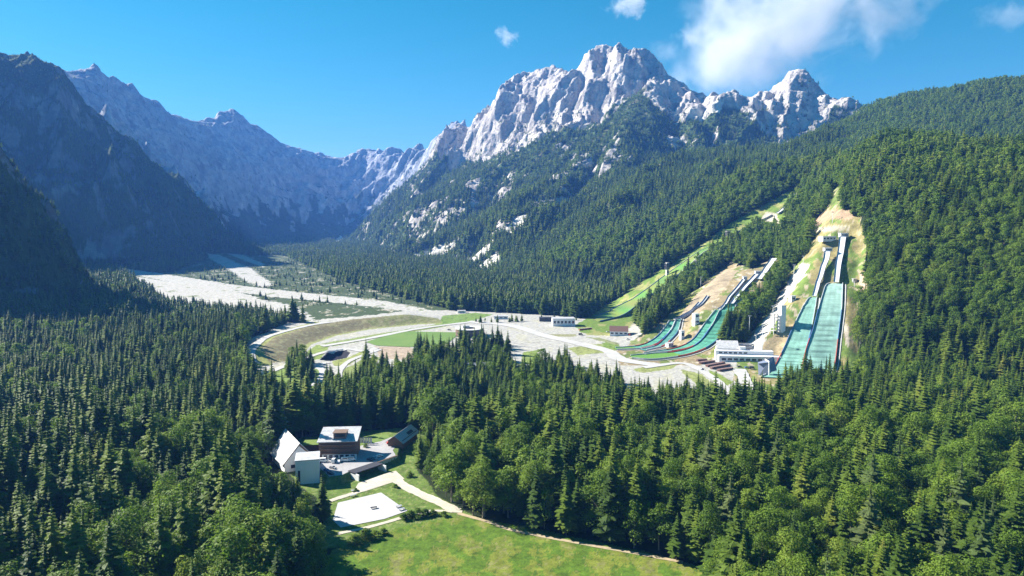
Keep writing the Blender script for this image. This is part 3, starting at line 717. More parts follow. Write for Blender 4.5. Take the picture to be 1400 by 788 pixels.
def road(name, pts_, width, m, dz=.16, n=None, kind='structure'):
    P = catmull([P3(*p).xy.to_3d() for p in pts_], n or 12 * len(pts_)); vs = []; fs = []
    for i, p in enumerate(P):
        d = (P[min(i + 1, len(P) - 1)] - P[max(i - 1, 0)]).normalized(); s = Vector((d.y, -d.x, 0)); w = width * (1 + .05 * math.sin(i * 1.1) + .08 * math.sin(i * .37))
        for k in range(4):
            q = p + s * (w * (k / 3 - .5)); vs.append((q.x, q.y, z1(q.x, q.y) + dz))
        if i:
            for k in range(3): fs.append(((i - 1) * 4 + k, (i - 1) * 4 + k + 1, i * 4 + k + 1, i * 4 + k))
    me = bpy.data.meshes.new(name); me.from_pydata(vs, [], fs)
    bm = bmesh.new(); bm.from_mesh(me)
    for f in bm.faces:
        if f.normal.z < 0: f.normal_flip()
    bm.to_mesh(me); bm.free()
    return tag(link_mesh(name, me, m), kind=kind)

def gritty(name, c1, c2, s1=.6, s2=.08):
    m, nt, b = mat(name); b.inputs['Roughness'].default_value = .95
    n1 = noise_node(nt, s1, 6, .7); n2 = noise_node(nt, s2, 4, .6); ad = nt.nodes.new('ShaderNodeMath'); ad.operation = 'MULTIPLY_ADD'; ad.inputs[1].default_value = .5
    nt.links.new(n1.outputs['Fac'], ad.inputs[0]); h = nt.nodes.new('ShaderNodeMath'); h.operation = 'MULTIPLY'; h.inputs[1].default_value = .5; nt.links.new(n2.outputs['Fac'], h.inputs[0]); nt.links.new(h.outputs[0], ad.inputs[2])
    r = ramp(nt, ad.outputs[0], [(.38, c1), (.62, c2)]); nt.links.new(r.outputs[0], b.inputs['Base Color']); return m
M_asph = gritty('car_park_surface', (.3, .29, .3), (.4, .39, .4)); M_court = gritty('court_surface', (.4, .395, .41), (.49, .485, .49), .4, .12)
M_path = gritty('gravel_path', (.4, .36, .29), (.56, .52, .44)); M_track = gritty('earth_track', (.3, .25, .15), (.45, .36, .24)); M_pitch = gritty('pitch_grass', (.1, .18, .035), (.14, .22, .05), .3, .02)
M_road = gritty('pale_road', (.38, .37, .36), (.48, .47, .46))
M_grassy = gritty('lawn', (.1, .17, .03), (.16, .22, .05))
M_white = plain('white_render', (.76, .76, .77), .8, .05, .4); M_metalroof = seamed('pale_metal_roof', (.56, .56, .58))
M_timber = plain('weathered_timber', (.16, .095, .06), .85, .35, 1.2); M_timber2 = plain('stacked_timber', (.24, .15, .13), .85, .35, 1.2); M_slate = plain('grey_shingles', (.42, .4, .41), .8, .25, 1.0)
M_glass = plain('window_glass', (.03, .04, .055), .12, .3, .2, 0, .6); M_conc = plain('concrete', (.5, .49, .47), .85, .1, .5); M_dark = plain('dark_cladding_and_shade', (.05, .05, .06), .6, .2, .6)
M_steel = plain('galvanised_steel', (.42, .43, .45), .5, .1, 1, .3); M_bluegrey = plain('blue_grey_panel', (.19, .22, .3), .5, .08, .3); M_brownroof = plain('brown_tiles', (.17, .095, .075), .85, .2, .8)
M_soffit = plain('brown_soffit', (.18, .12, .09), .8, .2, 1); M_net = plain('dark_netting', (.07, .08, .09), .8, .2, .5); M_ochre = plain('dry_bank', (.3, .24, .13), .95, .25, .3)
M_board = plain('pale_board', (.5, .52, .55), .6, .1, .6); M_blueb = plain('blue_board', (.08, .16, .36), .6, .1, .6); M_red = plain('red_board', (.5, .09, .07), .6, .1, .6)
M_track_w = plain('ceramic_track', (.66, .68, .7), .4, .06, 1)

sheet('court', [(462, 688), (521, 674), (557, 699), (526, 710), (466, 722), (455, 712)], M_court, .2)
lot_in = [(466 + 1, 650), (480, 644), (505, 635), (541, 623), (537, 616), (546, 604), (535, 598), (520, 604), (496, 609), (488, 612), (486, 626), (440, 629), (437, 640), (450, 652)]
sheet('car_park', [flp(*p, LOT_H) for p in lot_in], M_asph, .13, 2.5, px=False)
sheet('driveway', [(486, 668), (490, 661), (517, 651), (541, 644), (553, 655), (530, 662), (512, 668), (496, 673)], M_path, .14, 3)
road('path', [(536, 652), (552, 664), (575, 676), (600, 687), (624, 699)], 6.5, M_path, .18)
road('path', [(440, 690), (458, 683), (480, 676), (500, 669), (515, 664)], 3.6, M_path, .2)
road('path', [(632, 700), (590, 699), (560, 705), (530, 714), (500, 722), (462, 730)], 2.6, M_path, .16)
road('track', [(626, 702), (668, 714), (700, 725), (760, 737), (820, 748), (870, 757), (934, 769)], 2.4, M_track, .12)
sheet('sports_pitch', [(500, 468), (548, 453.5), (630, 455), (612, 470), (560, 475), (515, 473)], M_pitch, .35, 6)
road('gravel_road', [(345, 505), (345, 478), (368, 460), (420, 446), (450, 441)], 9, M_road, .5)
road('gravel_road', [(372, 508), (400, 497), (440, 483), (470, 478), (500, 481), (515, 476)], 7, M_road, .5)
road('gravel_road', [(462, 520), (466, 505), (478, 494), (500, 485), (520, 478)], 6, M_road, .45)
road('gravel_road', [(430, 528), (442, 512), (436, 500), (450, 496)], 7, M_road, .45)
road('gravel_road', [(440, 474), (500, 464), (560, 452), (600, 446), (650, 440)], 9, M_road, .5)
road('gravel_road', [(880, 503), (930, 497), (955, 505), (985, 525), (1000, 545), (1012, 562)], 8, M_road, .45)
road('gravel_road', [(1010, 505), (1018, 520), (1020, 540), (1010, 560)], 12, M_road, .6)
road('gravel_road', [(640, 440), (700, 446), (740, 458), (790, 470), (830, 480), (850, 492), (900, 500)], 16, M_road, .4)

# ------------------------------------------------------------------ ski jumps
def vcol_mat(name, rough=.6):
    m, nt, b = mat(name); a = nt.nodes.new('ShaderNodeAttribute'); a.attribute_name = 'soil'
    n1 = noise_node(nt, .5, 4); r = ramp(nt, n1.outputs['Fac'], [(.3, (.85, .85, .85)), (.7, (1.12, 1.12, 1.12))]); mx = nt.nodes.new('ShaderNodeMix'); mx.data_type = 'RGBA'; mx.blend_type = 'MULTIPLY'; mx.inputs[0].default_value = 1
    nt.links.new(a.outputs['Color'], mx.inputs[6]); nt.links.new(r.outputs[0], mx.inputs[7]); nt.links.new(mx.outputs[2], b.inputs['Base Color']); b.inputs['Roughness'].default_value = rough; return m
M_plastic = vcol_mat('plastic_matting')
def stations(Lp, Rp, n, lift, minrise=True):
    A = catmull([P3(*p) for p in Lp], n); B = catmull([P3(*p) for p in Rp], n)
    zs = []
    for a, b in zip(A, B):
        q = [a.lerp(b, t) for t in (-.05, 0, .25, .5, .75, 1, 1.05)]; zs.append(max(z1(p.x, p.y) for p in q))
    zs = np.array(zs)
    k = max(3, n // 12); pad = np.concatenate([np.full(k, zs[0]) + (zs[0] - zs[k]) * 0, zs, np.full(k, zs[-1])]); sm = np.convolve(pad, np.ones(2 * k + 1) / (2 * k + 1), 'valid')
    zz = np.maximum(sm, zs) + lift
    for a, b, z in zip(A, B, zz): a.z = z; b.z = z
    return A, B
def landing(root, Lp, Rp, colfn, n=150, lift=1.0, name='landing_slope', boards=True, redspan=(.55, .75)):
    A, B = stations(Lp, Rp, n, lift); nc = 8; vs = []; fs = []; cs = []
    for i, (a, b) in enumerate(zip(A, B)):
        for k in range(nc + 1):
            t = k / nc; p = a.lerp(b, t); p.z -= .0; vs.append(tuple(p)); cs.append((*colfn(i / (n - 1), t), 1))
        if i:
            for k in range(nc): fs.append(((i - 1) * (nc + 1) + k, (i - 1) * (nc + 1) + k + 1, i * (nc + 1) + k + 1, i * (nc + 1) + k))
    # skirts down into the ground
    for side in (0, nc):
        s0 = len(vs)
        for i in range(n): x, y, z = vs[i * (nc + 1) + side]; vs.append((x, y, z - 6)); cs.append((.25, .25, .2, 1))
        for i in range(1, n): a_ = (i - 1) * (nc + 1) + side; b_ = i * (nc + 1) + side; fs.append((a_, b_, s0 + i, s0 + i - 1))
    me = bpy.data.meshes.new(name); me.from_pydata(vs, [], fs); at_ = me.attributes.new('soil', 'FLOAT_COLOR', 'POINT'); at_.data.foreach_set('color', np.array(cs, np.float32).ravel())
    link_mesh(name, me, M_plastic, root)
    if boards:
        for E, s in ((A, -1), (B, 1)):
            mb = MB()
            for i in range(0, n - 3, 3):
                f = i / n; mb.cur = 2 if redspan[0] < f < redspan[1] else (1 if .3 < f < redspan[0] + .001 else 0)
                p, q = E[i], E[i + 3]; mb.bar(p + Vector((0, 0, .35)), q + Vector((0, 0, .35)), .5, 1.5)
            mb.build('side_board', [M_board, M_blueb, M_red], root)
    if boards and redspan[0] < 1:
        mb = MB()
        for i in range(0, n - 3, 2):
            p, q = B[i], B[i + 2]; o = (B[i] - A[i]); o.z = 0; o = o.normalized() * 3.2; a = p + o; b = q + o; a.z = z1(a.x, a.y) + .5; b.z = z1(b.x, b.y) + .5; mb.bar(a, b, 1.1, .3)
        mb.build('stairway', M_conc, root)
    return A, B
def inrun(root, pts_, w0, w1, stilt0, stilt1, n=26, house=True, roofed=False, m=None):
    """a raised run-up track from the take-off (first point) up to the start"""
    P = [P3(*p) for p in pts_]; Q = catmull(P, n); mb = MB(); rails = {-1: MB(), 1: MB()}
    zs = np.array([z1(p.x, p.y) for p in Q]); k = 3; pad = np.concatenate([np.full(k, zs[0]), zs, np.full(k, zs[-1])]); zs = np.maximum(np.convolve(pad, np.ones(7) / 7, 'valid'), zs)
    for i, p in enumerate(Q): t = i / (n - 1); p.z = zs[i] + stilt0 + (stilt1 - stilt0) * t * t
    for i in range(n - 1):
        t = i / (n - 1); w = w0 + (w1 - w0) * t; a, b = Q[i], Q[i + 1]; d = (b - a).normalized(); s = Vector((d.y, -d.x, 0)).normalized()
        e = .04
        mb.slab([a - s * w / 2 - d * e, a + s * w / 2 - d * e, b + s * w / 2 + d * e, b - s * w / 2 + d * e], .5)
        for q in (-1, 1): rails[q].bar(a + s * (q * w / 2) + Vector((0, 0, .6)), b + s * (q * w / 2) + Vector((0, 0, .6)), .15, 1.1)
        if i % 4 == 2:
            for q in (-1, 1):
                g = a + s * (q * w * .42); sup = MB(); sup.tube((g.x, g.y, z1(g.x, g.y) - 1), (g.x, g.y, a.z - .4), .35, .3, 6); sup.build('support', M_steel, root)
    mb.build('in_run', m or M_track_w, root)
    for q in (-1, 1): rails[q].build('railing', M_bluegrey, root)
    KEEPOUT.append(([(p.x - 4, p.y) for p in Q] + [(p.x + 4, p.y) for p in reversed(Q)], 1.0))
    return Q
def teal(c1, c2, bands):
    def f(s, t):
        # s runs from the top of the landing slope to its foot
        n_ = math.sin(s * 371) * .04 + .3 * float(gnoise(s * 22, t * 3, 7)) + .16 * float(gnoise(s * 70, t * 2, 9))
        c = [a + (b - a) * min(1, max(0, s * 1.1)) for a, b in zip(c1, c2)]; k = (1 + n_) * (.9 if int(t * 8 + .01) % 2 else 1.04)
        if bands[0] < s < bands[1] and .22 < t < .8 and (int(s * 150) % 6) in (0, 1): k *= .66
        if abs(s - bands[0] + .03) < .02: k *= 1.18
        if bands[0] < s < bands[1] and .0 < t < 1 and (int(s * 150) % 6) == 3: k *= 1.08
        return [min(.9, x * k) for x in c]
    return f
def hut(root, p, size, rz=0, wall=None, roof=None, name='start_house'):
    b = MB(); b.box((p.x, p.y, p.z + size[2] / 2), size, rz); o = b.build(name, wall or M_white, root)
    r = MB(); r.box((p.x, p.y, p.z + size[2] + .2), (size[0] + 1, size[1] + 1, .4), rz); r.build('roof', roof or M_metalroof, o)
    w = MB(); ca, sa = math.cos(rz), math.sin(rz)
    w.box((p.x + sa * (size[1] / 2 + .03), p.y - ca * (size[1] / 2 + .03), p.z + size[2] * .55), (size[0] * .75, .12, size[2] * .3), rz); w.build('window', M_glass, o)
    return o
JG = 'ski jumps of the jumping centre'
CT1, CT2 = (.34, .52, .45), (.22, .42, .35)
# rightmost, largest jump
r = empty('ski_jump', P3(1118, 511)); r_inv = r.location.copy()
tag(r, 'tallest ski jump hill with a pale turquoise landing slope, rightmost of all', 'ski jump')
JROOTS = []
def begin(px, row, label):
    o = bpy.data.objects.new('ski_jump', None); C.objects.link(o); JROOTS.append(o); tag(o, label, 'ski jump', JG); return o
bpy.data.objects.remove(r)
r = begin(1118, 511, 'tallest ski jump with pale turquoise landing slope, rightmost of all the jumps')
landing(r, [(1134, 389), (1127, 404), (1119.5, 425.5), (1110.6, 461), (1100.5, 492), (1094, 511), (1092, 519)], [(1152, 389), (1151.5, 405), (1150.5, 425.5), (1146, 461), (1142.5, 492), (1138, 511), (1136, 519)], teal(CT1, CT2, (.42, .86)), 200)
q = inrun(r, [(1143, 389), (1145, 372), (1149, 350), (1153, 327)], 5.5, 8, 2.5, 3.5)
hut(r, q[-1] - Vector((0, 0, 1)), (10, 7, 5))
r = begin(1080, 511, 'ski jump with turquoise landing slope directly left of the tallest one')
landing(r, [(1109, 408), (1103, 415), (1097, 425.5), (1085, 452), (1074, 479), (1064, 496.6), (1050, 512), (1040, 517)], [(1117, 408), (1115.6, 415), (1114, 425.5), (1109, 452), (1102.5, 479), (1098, 496.6), (1093, 512), (1091, 519)], teal((.26, .46, .38), (.18, .38, .31), (.5, .86)), 180)
q = inrun(r, [(1113, 408), (1117, 395), (1124, 374), (1129, 362), (1131, 353)], 4.5, 7, 2.5, 9)
hut(r, q[-1] - Vector((0, 0, .5)), (9, 6, 4))
CM1, CM2 = (.1, .33, .23), (.08, .28, .19)
def grassout(f, s0, g=(.12, .26, .04)):
    def h(s, t): return f(s, t) if s < s0 else list(g)
    return h
r = begin(940, 480, 'larger middle ski jump with dark teal landing slope and green grass outrun')
landing(r, [(991.5, 423), (976, 446), (961.5, 466.5), (946.5, 477), (921, 483), (890, 485), (862, 487.5)], [(1007, 416), (1000, 435), (988, 458), (974, 472), (953.7, 482.5), (921, 490), (891, 493), (864, 491)], grassout(teal(CM1, CM2, (.2, .5)), .72), 160, .9)
q = inrun(r, [(1000, 420), (1010, 405), (1022, 391), (1036, 377)], 5, 6, 2, 3); hut(r, q[-1] - Vector((0, 0, 1)), (8, 5, 4))
inr = MB()
r = begin(930, 470, 'middle ski jump with teal slope left of the larger one in the middle')
landing(r, [(978, 427), (964, 443.5), (953.7, 457.7), (941.5, 470), (921, 478), (900, 481), (880, 484)], [(987, 425), (974, 445.3), (960, 465.5), (945, 476), (921, 481.5), (900, 483.5), (882, 486)], grassout(teal(CM1, CM2, (.25, .6)), .86), 130, .8)
q = inrun(r, [(983, 425), (995, 412), (1008, 396), (1018, 384)], 3.5, 4.5, 1.5, 2.5); hut(r, q[-1] - Vector((0, 0, 1)), (5, 5, 4))
r = begin(900, 470, 'small training ski jump with teal slope and long level outrun')
landing(r, [(917, 439), (907, 451.6), (895, 464), (876.5, 473), (858, 475.5), (840, 476.5)], [(924, 438.5), (917, 452), (906, 465), (893, 474), (872, 478), (842, 479)], grassout(teal(CM1, CM2, (.3, .6)), .8), 110, .7)
inrun(r, [(922, 438), (935, 432), (948, 424), (957, 415)], 3, 3.4, 1.2, 1.5)
r = begin(910, 470, 'small ski jump with bluish teal slope beside the brown bank')
landing(r, [(925, 438.5), (918.5, 452), (907.5, 465), (895, 474.3), (875, 478.8)], [(932, 437.5), (927, 453.6), (917, 466), (907, 474), (882, 480.5)], teal((.12, .32, .26), (.1, .28, .24), (.3, .7)), 90, .7)
inrun(r, [(930, 437), (944, 429), (958, 418), (968, 406)], 3, 3.4, 1.2, 1.5)
r = begin(1050, 370, 'long white in-run track rising above the wooded strip beside the middle jumps')
inrun(r, [(1038, 385), (1046, 374), (1058, 359)], 7, 9, 3, 6)
# the flying hill: mown grass slope, no matting
gcol = lambda s, t: (.15 + .04 * math.sin(s * 40), .24 + .03 * math.sin(s * 23 + t * 3), .05)
r = begin(900, 390, 'very long grass-covered flying hill running up through the forest to the left')
landing(r, [(985, 334), (955, 345), (925, 366), (895, 388), (865, 410), (840, 424), (812, 434)], [(992, 338), (962, 351), (935, 373), (905, 397), (874, 420), (850, 434), (818, 441)], gcol, 150, .5, boards=True, redspan=(2, 3))
inrun(r, [(1063, 294), (1075, 283), (1086, 270), (1096, 261)], 6, 8, 2, 4)
inrun(r, [(988, 336), (1004, 322), (1022, 312), (1040, 303), (1056, 295)], 3, 4, 1, 1, m=M_path)

# ------------------------------------------------------------------ towers, masts, huts
def tower(px, row, size, h, label, wall, storeys=0, stack=False, group='judging and lift towers of the jumping centre'):
    p = P3(px, row); root = empty('judging_tower', p, .35); tag(root, label, 'tower', group)
    b = MB(); b.box((0, 0, h / 2 - 1), (size[0], size[1], h + 2)); b.build('shaft', wall, root)
    c = MB(); c.box((0, 0, h + .25), (size[0] + .8, size[1] + .8, .5)); c.build('roof', M_conc, root)
    for k in range(storeys):
        z = h * (k + .6) / storeys; w = MB(); w.box((0, -size[1] / 2 - .04, z), (size[0] * .7, .14, h / storeys * .35)); w.build('window', M_glass, root)
    if stack:
        for k in range(4): w = MB(); w.box((0, 0, h * (.55 + .12 * k)), (size[0] + 3, size[1] + 3, h * .055)); w.build('balcony', M_dark, root)
    KEEPOUT.append(([(p.x - size[0], p.y - size[1]), (p.x + size[0], p.y - size[1]), (p.x + size[0], p.y + size[1]), (p.x - size[0], p.y + size[1])], 3)); return root
tower(1068, 452, (6, 6), 27, 'tall plain pale concrete tower beside the turquoise jumps', M_white, 0)
tower(951, 444, (6, 6), 13, 'squat white square tower between the small and middle jumps', M_white, 2)
tower(932, 464, (4.5, 4.5), 10, 'small white tower below the squat one, beside the middle jumps', M_white, 1)
tower(912, 377, (4, 4), 21, 'slim dark tower with stacked balconies beside the grass flying hill', M_conc, 2, True)
tower(955, 369, (11, 9), 15, 'broad dark cabin tower on the bank of the flying hill', M_dark, 3)
tower(995, 322, (7, 6), 7, 'small hut tower on stilts at the upper flying hill', M_dark, 1)
# open steel stair tower
p = P3(1058, 456); root = empty('stair_tower', p, .35); tag(root, 'open steel stair tower standing in front of the tall plain tower', 'tower')
b = MB()
for i in (-1, 1):
    for j in (-1, 1): b.bar((i * 2.4, j * 2.4, -1), (i * 2.4, j * 2.4, 22), .6)
b.build('frame', M_conc, root)
for k in range(6): c = MB(); c.box((0, 0, 3 + k * 3.6), (5.6, 5.6, .5)); c.build('landing', M_conc, root)
# lighting masts
def mast(px, row, h, label):
    p = P3(px, row); root = empty('lighting_mast', p); tag(root, label, 'mast', 'slim white masts on the ski jump slopes')
    b = MB(); b.tube((0, 0, -1), (0, 0, h), .35, .22, 6); b.build('pole', M_white, root)
    c = MB(); c.bar((-1.8, 0, h), (1.8, 0, h), .35)
    for k in (-1.5, -.5, .5, 1.5): c.box((k, -.3, h + .5), (.7, .4, .8))
    c.build('lamp_head', M_steel, root)
for px, row, h, lb in ((1056, 449, 24, 'white lighting mast just left of the tall plain tower'), (1079, 412, 18, 'white lighting mast beside the gravel strip, above the tower'), (1085, 385, 20, 'lighting mast halfway up the gravel strip'), (1098, 366, 14, 'lighting mast at the upper end of the gravel strip'),
                       (1033, 484, 20, 'lighting mast behind the glass stand'), (1042, 478, 26, 'taller lighting mast right of the glass stand'), (1024, 462, 24, 'mast at the foot of the wooded strip'), (887, 413, 16, 'mast at the forest edge below the flying hill'), (958, 393, 14, 'mast above the small jumps'), (1026, 362, 14, 'mast beside the start of the middle jumps'), (1138, 305, 14, 'mast above the tallest jump'), (1168, 392, 6, 'short mast on the grass right of the tallest jump')):
    mast(px, row, h, lb)
def lib_box(px, row, size, label, name='hut', cat='hut', rz=.3, wall=None, roof=None, group=None, pitched=False, windows=3):
    p = P3(px, row); root = empty(name, p, rz); tag(root, label, cat, group); sx, sy, h = size
    b = MB(); b.box((0, 0, h / 2 - .6), (sx, sy, h + 1.2)); b.build('wall', wall or M_white, root)
    r_ = MB()
    if pitched:
        rh = sy * .38; o = .7
        r_.add([(-sx / 2 - o, -sy / 2 - o, h - .1), (sx / 2 + o, -sy / 2 - o, h - .1), (sx / 2 + o, sy / 2 + o, h - .1), (-sx / 2 - o, sy / 2 + o, h - .1), (-sx / 2 - o, 0, h + rh), (sx / 2 + o, 0, h + rh)], [(0, 1, 5, 4), (2, 3, 4, 5), (1, 2, 5), (3, 0, 4), (3, 2, 1, 0)])
    else: r_.box((0, 0, h + .2), (sx + .8, sy + .8, .4))
    r_.build('roof', roof or M_metalroof, root)
    for k in range(windows):
        w = MB(); w.box((sx * ((k + .5) / windows - .5), -sy / 2 - .04, h * .55), (sx / windows * .6, .14, h * .34)); w.build('window', M_glass, root)
    c, s = math.cos(rz), math.sin(rz); KEEPOUT.append(([(p.x + a * c - q * s, p.y + a * s + q * c) for a, q in ((-sx / 2, -sy / 2), (sx / 2, -sy / 2), (sx / 2, sy / 2), (-sx / 2, sy / 2))], 3.5)); return root
lib_box(1131, 329, (20, 8, 5), 'white flat hut on the bank left of the tallest in-run top', windows=4)
lib_box(915, 474, (8, 5, 4), 'small white hut at the foot of the middle jumps', rz=.6)
lib_box(1083, 462 - 50, (6, 5, 6), 'white box hut beside the upper left turquoise slope', rz=.3, windows=1)
lib_box(1168, 385, (4, 3, 3), 'tiny grey shed on the grass right of the tallest jump', rz=.1, windows=1, wall=M_steel)
lib_box(770, 445, (30, 16, 10), 'white building with rows of dark glazing and pale flat roof at the forest edge', 'office_building', 'building', .05, windows=6)
lib_box(748, 439, (22, 10, 5), 'low dark building left of the white glazed one', 'shed', 'building', .0, wall=M_dark, roof=M_dark, windows=2)
lib_box(846, 458, (22, 15, 5.5), 'chalet with a broad brown hipped roof beside the small jumps', 'chalet', 'chalet', -.15, roof=M_brownroof, pitched=True, windows=4)
lib_box(685, 436, (20, 8, 4), 'small white pavilion at the far edge of the gravel field', 'pavilion', 'pavilion', 0, windows=3)
lib_box(631, 428, (12, 7, 3.5), 'tiny white hut behind the end of the curved dam', 'hut', 'hut', 0.1, windows=1)
lib_box(655, 512, (24, 12, 7), 'building with pale roof half hidden among the trees below the round building', 'lodge', 'building', .25, roof=M_metalroof, pitched=True)
lib_box(724, 512, (16, 10, 6), 'shed with pale roof beside the grass patch among the spruces', 'lodge', 'building', .1, roof=M_metalroof, pitched=True)
lib_box(524, 553, (10, 7, 5), 'small white house in the wood below the sports pitch', 'house', 'house', .2, roof=M_metalroof, pitched=True, windows=2)
# round building
p = P3(642, 459); root = empty('round_building', p); tag(root, 'low round building with dark glazed ring and pale flat ring roof beside the pitch', 'building')
def ring(r0, r1, z0, z1_, n=40, a0=0, a1=6.2832):
    b = MB(); vs = []; fs = []; full = abs(a1 - a0 - 6.2832) < 1e-3; m_ = n if full else n + 1
    for k in range(m_):
        a = a0 + (a1 - a0) * k / n
        for rr, zz in ((r0, z0), (r1, z0), (r1, z1_), (r0, z1_)): vs.append((rr * math.cos(a), rr * math.sin(a), zz))
    for k in range(n):
        i = k * 4; j = ((k + 1) % m_) * 4
        for q in range(4): fs.append((i + q, i + (q + 1) % 4, j + (q + 1) % 4, j + q))
    return b.add(vs, fs)
ring(9, 17, -1.5, 9).build('wall', M_dark, root); ring(8, 18.2, 9.01, 9.7).build('roof', M_conc, root); ring(17.05, 17.5, 1, 4, 14, 3.3, 4.6).build('facade', M_soffit, root); ring(17.05, 17.5, 5, 8.2, 14, 3.3, 4.6).build('facade', M_soffit, root)
ring(17.05, 17.3, 4.6, 7.8, 14, 4.7, 6.0).build('window', M_glass, root); b = MB(); b.box((-4, 0, 11.2), (8, 6, 2.6)); b.build('roof_plant', M_steel, root); KEEPOUT.append(([(p.x + 20 * math.cos(a), p.y + 20 * math.sin(a)) for a in np.linspace(0, 6, 10)], 2))
# foot-of-hill service centre
p = P3(1000, 494); root = empty('service_centre', p, -.12); tag(root, 'white ski centre with long terraces and one pale sloping roof below the jumps', 'building')
b = MB(); b.box((18, 2, 2.4), (62, 9, 6.8)); b.build('lower_terrace', M_white, root)
b = MB(); b.box((14, 10, 4.5), (58, 7.6, 10.6)); b.build('upper_terrace', M_white, root)
for k in range(9): w = MB(); w.box((-8 + k * 6, -2.56, 2.4), (4.2, .12, 2.2)); w.build('window', M_glass, root)
for k in range(6): w = MB(); w.box((-10 + k * 5, 6.14, 7.6), (3.6, .12, 1.6)); w.build('window', M_glass, root)
b = MB(); b.box((-2, 20, 6), (20, 10, 12)); b.build('hall', M_white, root)
b = MB(); b.slab([(-13, 12, 10.9), (10, 12, 10.9), (11.5, 30, 16.5), (-11, 30, 16.5)], .7); b.build('roof', M_metalroof, root)
w = MB(); w.box((-1.5, 14.9, 9), (20.2, .2, 2.6)); w.build('window', M_glass, root)
b = MB(); b.box((13, 13, 6.5), (6, 6, 13.5)); b.build('stair_block', M_white, root)
KEEPOUT.append(([(p.x - 15, p.y - 8), (p.x + 55, p.y - 14), (p.x + 55, p.y + 35), (p.x - 15, p.y + 35)], 2))
root2 = empty('glass_stand', (p.x + 22, p.y + 17, p.z), -.12); tag(root2, 'glazed grey steel stand behind the white terraces', 'stand')
b = MB()
for k in range(6): b.box((-3 + k * .2, k * 2.2, 8 + k * 1.1), (17, 2.1, .3)); b.bar((-11, k * 2.2, -2), (-11, k * 2.2, 8 + k * 1.1), .4); b.bar((6, k * 2.2, -2), (6, k * 2.2, 8 + k * 1.1), .4)
b.build('frame', M_steel, root2)
b = MB(); b.slab([(-11, -1.3, 6), (6, -1.3, 6), (6, 12, 12.5), (-11, 12, 12.5)], .25); b.build('glass_roof', M_bluegrey, root2)
p2 = P3(1050, 513); root3 = empty('panel_wall', p2, 0); tag(root3, 'large folded blue grey panel wall at the foot of the turquoise jump', 'wall')
b = MB(); b.add([(-9, 0, -1), (-1.2, -4, -1), (-1.2, -3, 13), (-9, 3, 10)], [(0, 1, 2, 3)]); b.slab([(-9.5, .5, 11), (-1.2, -3.2, 13), (-1.2, 6, 13.2), (-8, 6, 11)], .5); b.build('left_panel', M_bluegrey, root3)
b = MB(); b.slab([(0, -4, 4), (9, 2, 4.5), (9, 12, 16), (0, 6, 13)], .6); b.build('right_panel', M_bluegrey, root3); b = MB(); b.bar((-.6, -5, -1), (-.6, -3.4, 13.6), .9); b.bar((-.6, -3.4, 13.4), (-.6, 7, 13.8), .9); b.build('rib', M_white, root3)
# rows of stacked timber
for k, (a_, b_) in enumerate([((953, 494), (966, 493)), ((957, 498), (976, 495)), ((966, 502), (990, 497)), ((972, 505), (997, 500)), ((982, 508), (1001, 505))]):
    q1, q2 = P3(*a_), P3(*b_); d = (q2 - q1); root = empty('timber_stack', (q1 + q2) / 2, math.atan2(d.y, d.x)); L_ = d.xy.length
    tag(root, ('shortest brown timber stack, farthest up the slope', 'second brown timber stack below the shortest one', 'middle stack of brown timber on the concourse', 'longest brown timber stack left of the white square', 'frontmost brown timber stack nearest the spruces')[k], 'timber stack', 'stacks of brown timber by the concourse')
    b = MB()
    for z in range(3):
        for y in range(4): b.box((random.uniform(-.6, .6), y * .9 - 1.4, .3 + z * .75), (L_, .8, .6))
    b.build('beams', M_timber2, root); b = MB()
    for x in (-.35, 0, .35): b.box((x * L_, 0, -.15), (.4, 4, .3))
    b.build('bearer', M_conc, root)
# red barrier and little things on the gravel
q1, q2 = P3(792, 452), P3(809, 450); d = q2 - q1; root = empty('barrier', (q1 + q2) / 2, math.atan2(d.y, d.x)); tag(root, 'long red padded barrier lying on the gravel in front of the flying hill', 'barrier')
b = MB(); b.box((0, 0, .9), (d.xy.length, 1.4, 1.8)); b.build('padding', M_red, root); b = MB(); b.box((0, 0, 1.95), (d.xy.length + .6, .5, .3)); b.build('top_rail', M_white, root)

# ------------------------------------------------------------------ the compound near the camera
def lotp(px, row, dz=LOT_H):
    x, y = flp(px, row, dz); return Vector((x, y, z1(x, y)))
# white gabled hall
x, y = flp(394, 640); z = FZ(y); root = empty('gabled_hall', (x + 3, y + 4, z), R(34)); tag(root, 'white hall with steep white gable roof left of the timber building', 'hall')
L0, L1, W2, eh, rh = -9, 17, 9.0, 6.5, 18.5
b = MB(); b.add([(-W2, L0, -1), (W2, L0, -1), (W2, L1, -1), (-W2, L1, -1), (-W2, L0, eh), (W2, L0, eh), (W2, L1, eh), (-W2, L1, eh), (0, L0, rh - 2), (0, L1, rh - .3)], [(0, 1, 5, 8, 4), (2, 3, 7, 9, 6), (1, 2, 6, 5), (3, 0, 4, 7), (4, 8, 9, 7), (5, 6, 9, 8)]); b.build('wall', M_white, root)
rf = MB(); rf.slab([(-W2 - 1.6, L0 - 1.5, eh - 1.3), (0, L0 - 1.5, rh - 1.6), (0, L1 + 1, rh + .2), (-W2 - 1.6, L1 + 1, eh - 1.3)], .35); rf.slab([(0, L0 - 1.5, rh - 1.6), (W2 + 1.2, L0 - 1.5, eh - 1), (W2 + 1.2, L1 + 1, eh - 1), (0, L1 + 1, rh + .2)], .35); rf.build('roof', M_metalroof, root)
so = MB(); so.slab([(-W2 - 1.5, L0 - 1.45, eh - 1.8), (0, L0 - 1.45, rh - 2.1), (W2 + 1.1, L0 - 1.45, eh - 1.5), (0, L0 + 0, rh - 3.4)], .3); so.build('soffit', M_soffit, root)
